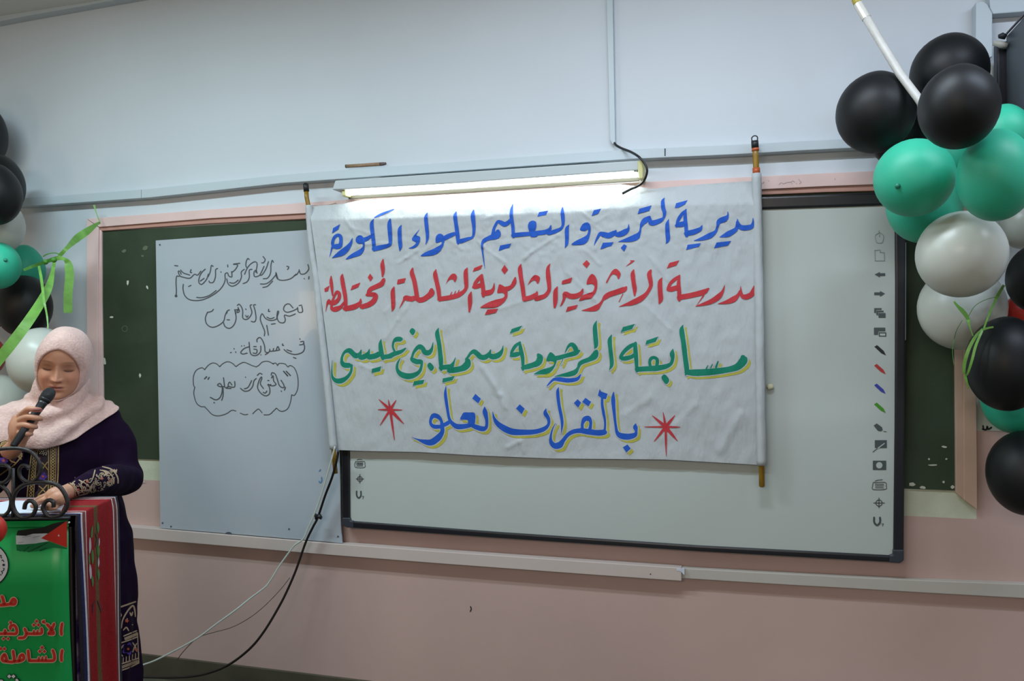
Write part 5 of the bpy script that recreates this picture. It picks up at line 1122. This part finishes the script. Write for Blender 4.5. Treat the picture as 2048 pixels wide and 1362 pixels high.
# --- headscarf
m_scarf = mat('scarf_pale_pink', 'C8A8A0', 0.7, sheen=0.2, spec=0.25, var=0.10, vscale=110, bump=0.3, bscale=160)
bm = bmesh.new()
NA = 96
prof = [(0.0,.0640,.0880,None,-.022),(0.0,.066,.090,None,-.022),(.12,.0790,.1060,.050,-.012),(.30,.0870,.1180,.010,-.006),(.52,.0880,.1170,-.040,-.004),(.72,.0790,.1050,-.082,-.004),(.88,.0520,.0720,-.108,-.004),(1.0,.0050,.0060,-.116,-.004)]
prof2 = catmull([(a, b, c, -9 if d is None else d, e) for a, b, c, d, e in prof[2:]], 4)
rows = []
def edge_pt(a, wx, hz, lift):
    x = wx*math.copysign(abs(math.sin(a))**.95, math.sin(a)); z = -.024+hz*math.copysign(abs(math.cos(a))**.96, math.cos(a))-(0.007*abs(math.sin(a)) if math.cos(a) > 0 else 0.007*abs(math.sin(a))**2)
    return H(x, face_y(x, max(-.116, min(.10, z)))+lift, z)
rows.append([bm.verts.new(edge_pt(2*math.pi*k/NA, .060, .084, .000)) for k in range(NA)])
rows.append([bm.verts.new(edge_pt(2*math.pi*k/NA, .0635, .0880, .0070)) for k in range(NA)])
rows.append([bm.verts.new(edge_pt(2*math.pi*k/NA, .0670, .0925, .0090)) for k in range(NA)])
for s, a_, b_, y, cz in prof2:
    r = []
    for k in range(NA):
        a = 2*math.pi*k/NA; fold = 1+0.012*math.sin(a*5+s*7)*s*(1-s)*4
        x, z = a_*0.94*fold*math.sin(a)+.004, cz+b_*fold*math.cos(a)
        yy = y+(0.022*math.cos(a) if math.cos(a) > 0 else 0.012*math.cos(a))*(1-s)
        r.append(bm.verts.new(H(x, yy, z)))
    rows.append(r)
for a, b in zip(rows, rows[1:]):
    for k in range(NA): bm.faces.new((a[k], a[(k+1) % NA], b[(k+1) % NA], b[k]))
bm.faces.new(rows[-1])
# cape over neck, chest and shoulders
guide = bmesh.new(); loft(guide, rings)
limb(guide, [(SHL, .064), (PP(226, 880, 2.61), .060), (PP(232, 905, 2.60), .050)]); limb(guide, [(SHR, .064), (PP(6, 880, 2.61), .060), (PP(4, 905, 2.6), .050)])
limb(guide, [(H(0, -.02, -.07), .074), (H(0, -.012, -.100), .073), (Pz(119, 806, ZP+.015), .078), (Pz(119, 822, ZP+.02), .098)], 24, 5)
gB = BVHTree.FromBMesh(guide); guide.free()
CC = Pz(120, 850, ZP+0.03)
hem = [(-180,2),(-135,2),(-110,4),(-90,4),(-70,-8),(-45,-22),(-20,-26),(0,-24),(15,-19),(30,-9),(45,0),(60,8),(75,15),(90,21),(110,16),(135,6),(180,2)]
NPH, NT = 140, 44
rows = []
for j in range(NT+1):
    r = []
    for k in range(NPH):
        ph = -180+360*k/NPH; e0 = 74; e1 = lerp(hem, ph)+3.5*math.exp(-(ph/45)**2)
        e = math.radians(e0+(e1-e0)*(j/NT)); p_ = math.radians(ph)
        dr = (YC*math.cos(p_)+RH*math.sin(p_))*math.cos(e)+ZU*math.sin(e)
        h = gB.ray_cast(CC+dr*0.9, -dr)
        p = h[0] if h[0] else CC+dr*0.12
        r.append([p, dr])
    rows.append(r)
P = [[q[0].copy() for q in r] for r in rows]
for _ in range(7):
    Q = [[p.copy() for p in r] for r in P]
    for j in range(NT+1):
        for k in range(NPH):
            a = P[j][k-1]+P[j][(k+1) % NPH]; n = 2
            if 0 < j < NT: a = a+P[j-1][k]+P[j+1][k]; n = 4
            Q[j][k] = P[j][k]*0.4+a*(0.6/n)
    P = Q
vr = []
for j in range(NT+1):
    t = j/NT; r = []
    for k in range(NPH):
        ph = math.radians(-180+360*k/NPH); dr = rows[j][k][1]
        w1 = math.sin(t*17+ph*2.2+1.5*noise.noise(Vector((math.cos(ph)*1.5, math.sin(ph)*1.5, t*2))))
        fold = 0.0085*(abs(w1)**0.7*math.copysign(1, w1))*(1 if abs(ph) < 2 else 0.4)*(1-0.5*t) + 0.005*noise.noise(Vector((math.cos(ph)*4, math.sin(ph)*4, t*6)))
        r.append(bm.verts.new(P[j][k]+dr*(0.013+fold)))
    vr.append(r)
for a, b in zip(vr, vr[1:]):
    for k in range(NPH): bm.faces.new((a[k], a[(k+1) % NPH], b[(k+1) % NPH], b[k]))
fix(bm)
scarf = obj('headscarf', bm, m_scarf, per, smooth=True)
md = scarf.modifiers.new('thickness', 'SOLIDIFY'); md.thickness = 0.003; md.offset = 0
md = scarf.modifiers.new('sub', 'SUBSURF'); md.levels = 1; md.render_levels = 1
# --- embroidery on the dress, worked in gold and purple
def on_dress(px, py, off=0.0):
    d = ray(px, py).normalized(); h = dressBVH.ray_cast(CAM, d)
    return None if not h[0] or (px > 125 and py < 1020 and h[0].z < ZT+0.001) else h[0]-d*(0.0022+off)
m_gold = mat('embroidery_gold', 'A08250', 0.5, metal=0.15, bump=0.4, bscale=400); m_beige = mat('embroidery_beige', 'A48C72', 0.6, bump=0.4, bscale=400)
m_pur = mat('embroidery_purple', '43278A', 0.55, bump=0.3, bscale=300); m_org = mat('embroidery_orange', 'A8482C', 0.55); m_pan = mat('embroidery_ground', '23121C', 0.7); m_gem = mat('sequin_silver', 'C8C0A8', 0.2, metal=0.8)
EM = [m_gold, m_beige, m_pur, m_org, m_pan, m_gem]
def emb(nm, items, parent=dress):
    bm = bmesh.new()
    for mi, off, st, po in items: paint(bm, ident, on_dress, st, po, off=off, mi=mi)
    facecam(bm); return obj(nm, bm, EM, parent)
def chain(x0, y0, x1, y1, n, a, wd):
    """a row of little embroidered loops between two points"""
    out = []
    dx, dy = x1-x0, y1-y0; L = math.hypot(dx, dy); ux, uy = dx/L, dy/L
    for s in (-1, 1):
        out.append([(x0+dx*i/(n*4)-uy*a*s*math.sin(i*math.pi/2+0.001), y0+dy*i/(n*4)+ux*a*s*math.sin(i*math.pi/2+0.001), wd) for i in range(n*4+1)])
    return out
def flower(x, y, r): return [(x+r*(1+.22*math.cos(5*t))*math.cos(t), y+r*(1+.22*math.cos(5*t))*math.sin(t)) for t in [k*.2094 for k in range(30)]]
def quad4(p, q, n=5):                          # strip polygons between two edges
    out = []
    for i in range(n):
        f = lambda e, t: (e[0][0]+(e[1][0]-e[0][0])*t, e[0][1]+(e[1][1]-e[0][1])*t)
        a, b = i/n, (i+1)/n; out.append([f(p, a), f(p, b), f(q, b), f(q, a)])
    return out
emb('chest_panel', [
 (4, 0.0, [], quad4(((64,884),(52,1008)), ((88,884),(84,1008)), 8)+quad4(((88,884),(84,1008)), ((119,884),(113,1008)), 8)),
 (0, .0010, [[(65,890,2.2),(58,950,2.2),(53,1005,2.2)],[(76,890,2),(70,950,2),(66,1005,2)],[(97,890,2),(97,950,2),(96,1005,2)],[(117,886,2.4),(116,950,2.4),(112,1005,2.4)],[(112,888,1.4),(111,950,1.4),(108,1005,1.4)],[(101,890,1.4),(101,950,1.4),(100,1005,1.4)]]+chain(70.5,890,60,1005,9,2.6,1.6)+chain(106.5,890,104,1005,10,3.2,1.7), []),
 (0, .0012, [[(84,925,2),(90,932,2.4),(96,940,2)],[(95,924,2),(89,932,2.4),(84,940,2)],[(78,972,2),(86,979,2.4),(94,990,2)],[(94,970,2),(86,979,2.4),(76,990,2)],[(72,996,1.8),(80,990,1.8),(88,998,1.8)]], []),
 (2, .0012, [], [flower(86, 953, 7.5)]), (3, .0018, [], [flower(86, 953, 2.4)]), (2, .0012, [], [flower(84, 1001, 5)]), (3, .0012, [], [flower(79, 917, 2), flower(93, 965, 1.6)]),
])
bm = bmesh.new()
for i in range(26):
    a = i*2.4; q = 1.9*math.sqrt(i)
    bmesh.ops.create_icosphere(bm, subdivisions=1, radius=0.0024, matrix=Matrix.Translation(on_dress(87+q*1.05*math.cos(a), 903+q*.85*math.sin(a), .001)))
obj('brooch', bm, m_gem, per, smooth=True)
random.seed(11)
def curls(n, inside):
    out = []
    while len(out) < n:
        x, y = inside(random.random(), random.random()); a = random.random()*6.28; sg = random.choice((-1, 1)); q = 2.2+1.8*random.random()
        out.append([(x+q*(1-k*.13)*math.cos(a+sg*k*.9), y+q*(1-k*.13)*math.sin(a+sg*k*.9), 1.5-.1*k) for k in range(6)])
    return out
cuffspot = lambda u, v: (138+94*u, (972-36*u)*(1-v)+(992-10*u)*v)
emb('cuff_embroidery', [
 (1, .0009, curls(110, cuffspot), []),
 (4, 0.0, [], quad4(((136,972),(228,937)), ((140,992),(226,982)), 12)),
 (1, .0010, [[(130,975,5),(136,985,6),(140,994,5)],[(140,966,2),(150,975,2.6),(158,990,2)],[(205,933,2.4),(225,940,2.8),(236,958,2.8),(232,980,2.8),(218,992,2.4)],[(200,940,2),(216,944,2.4),(228,960,2.4),(222,980,2.2)],[(190,940,2.4),(186,955,2.4),(180,965,2),(172,960,2)],[(185,968,2.2),(180,978,2.2),(186,990,2.2)],[(170,960,1.8),(162,970,2),(166,985,2)],[(158,960,2),(168,965,2.2),(178,972,2)],[(205,940,1.8),(212,946,4),(208,952,2)],[(214,966,2),(220,972,3.5),(214,980,2)],[(150,962,1.8),(142,968,1.8)],[(176,984,2),(166,990,2.4),(156,994,2)]]+chain(140,974,144,996,3,2.4,1.6)+chain(147,968,151,995,3,2.4,1.6)+chain(190,993,216,990,4,1.8,1.4), []),
 (2, .0013, [], [flower(204, 971, 8.5), flower(150, 960, 6.5), flower(176, 990, 5)]),
 (3, .0016, [], [flower(204, 957, 2.6), flower(174, 963, 2.3), flower(157, 979, 2.2), flower(192, 985, 2.2), flower(150, 960, 2), flower(219, 962, 2)]),
 (5, .0020, [], [flower(x, y, .9) for x, y in ((201,965),(208,974),(198,976),(206,980),(150,955),(190,960))]),
])
emb('cuff_embroidery', [
 (4, 0.0, [], quad4(((-6,900),(20,885)), ((8,945),(44,905)), 6)),
 (0, .0010, [[(14,868,5),(20,885,6),(22,900,5)],[(20,880,3),(30,905,3.5),(42,918,3)],[(5,880,3),(0,895,3)],[(16,900,2.4),(20,920,2.6),(30,925,2.4)],[(0,950,2.4),(14,940,2.6),(28,930,2.6),(44,912,2.4)]]+chain(16,915,44,908,4,3,1.8)+chain(2,890,16,880,3,2.4,1.6), []),
 (2, .0013, [], [flower(7, 922, 8)]), (3, .0018, [], [flower(7, 921, 3)]),
])
KH = crop(180, 1180, 150/1123)
def emb_h(nm, items):
    bm = bmesh.new()
    for mi, off, st, po in items: paint(bm, KH, on_dress, st, po, off=off, mi=mi)
    facecam(bm); return obj(nm, bm, EM, dress)
sc5 = lambda st, k: [[(x, y, wd*k) for x, y, wd in s] for s in st]
emb_h('hem_panel', [
 (1, .0008, [[(415,268,22),(540,225,24),(682,175,22)],[(470,570,14),(490,450,20),(560,320,24),(640,235,26),(670,300,24),(680,400,16)],[(430,340,16),(440,400,20),(470,380,14),(455,340,12)],[(600,340,20),(620,380,26),(640,330,16)],[(500,600,16),(545,560,22),(580,610,16)],[(505,690,18),(600,650,20),(700,610,18)],[(470,790,18),(600,745,20),(715,700,18)],[(430,1120,18),(580,1070,20),(730,1020,18)],[(430,1215,18),(580,1165,20),(735,1090,18)],[(430,930,16),(470,870,18),(500,820,14)],[(440,940,14),(490,990,18)],[(640,790,16),(680,850,20),(700,920,16)],[(700,800,14),(660,870,18),(640,930,16)],[(712,640,14),(722,900,14),(732,1080,14)]]+[[(450+i*46,1110-i*16,16),(452+i*46,1030-i*16,14)] for i in range(7)]+sc5(chain(520,735,700,660,5,18,1.4), 8)+sc5(chain(450,1165,720,1065,6,18,1.4), 8), []),
 (2, .0012, [], [flower(570, 880, 82), flower(640, 500, 62)]), (3, .0016, [], [flower(572, 882, 18), flower(552, 460, 26), flower(690, 890, 20), flower(455, 950, 16)]),
 (5, .0020, [], [flower(636, 520, 9), flower(555, 432, 9), flower(450, 855, 9), flower(695, 640, 9)]),
])
# --- microphone in her right hand
mic = thing('microphone', 'black handheld microphone held up to the mouth of the woman', 'microphone', mb)
ax = (mt-mb)
def along(t): return mb+ax*t
bm = bmesh.new(); S = [(0,.0085),(.02,.0100),(.3,.0108),(.62,.0118),(.72,.0130),(.76,.0145)]
tube(bm, [along(t) for t, r in S], [r for t, r in S], 18); obj('handle', bm, mat('mic_black', '16171B', 0.38), mic, smooth=True)
bm = bmesh.new(); S = [(.76,.0150),(.79,.0178),(.80,.0180)]
tube(bm, [along(t) for t, r in S], [r for t, r in S], 18); obj('collar_ring', bm, mat('mic_ring', '3A3C42', 0.3, metal=0.6), mic, smooth=True)
bm = bmesh.new(); S = [(.80,.0172),(.86,.0186),(.92,.0180),(.965,.0145),(.99,.0085),(1.0,.002)]
tube(bm, [along(t) for t, r in S], [r for t, r in S], 18); obj('grille', bm, mat('mic_grille', '26282C', 0.5, bump=0.9, bscale=900), mic, smooth=True)
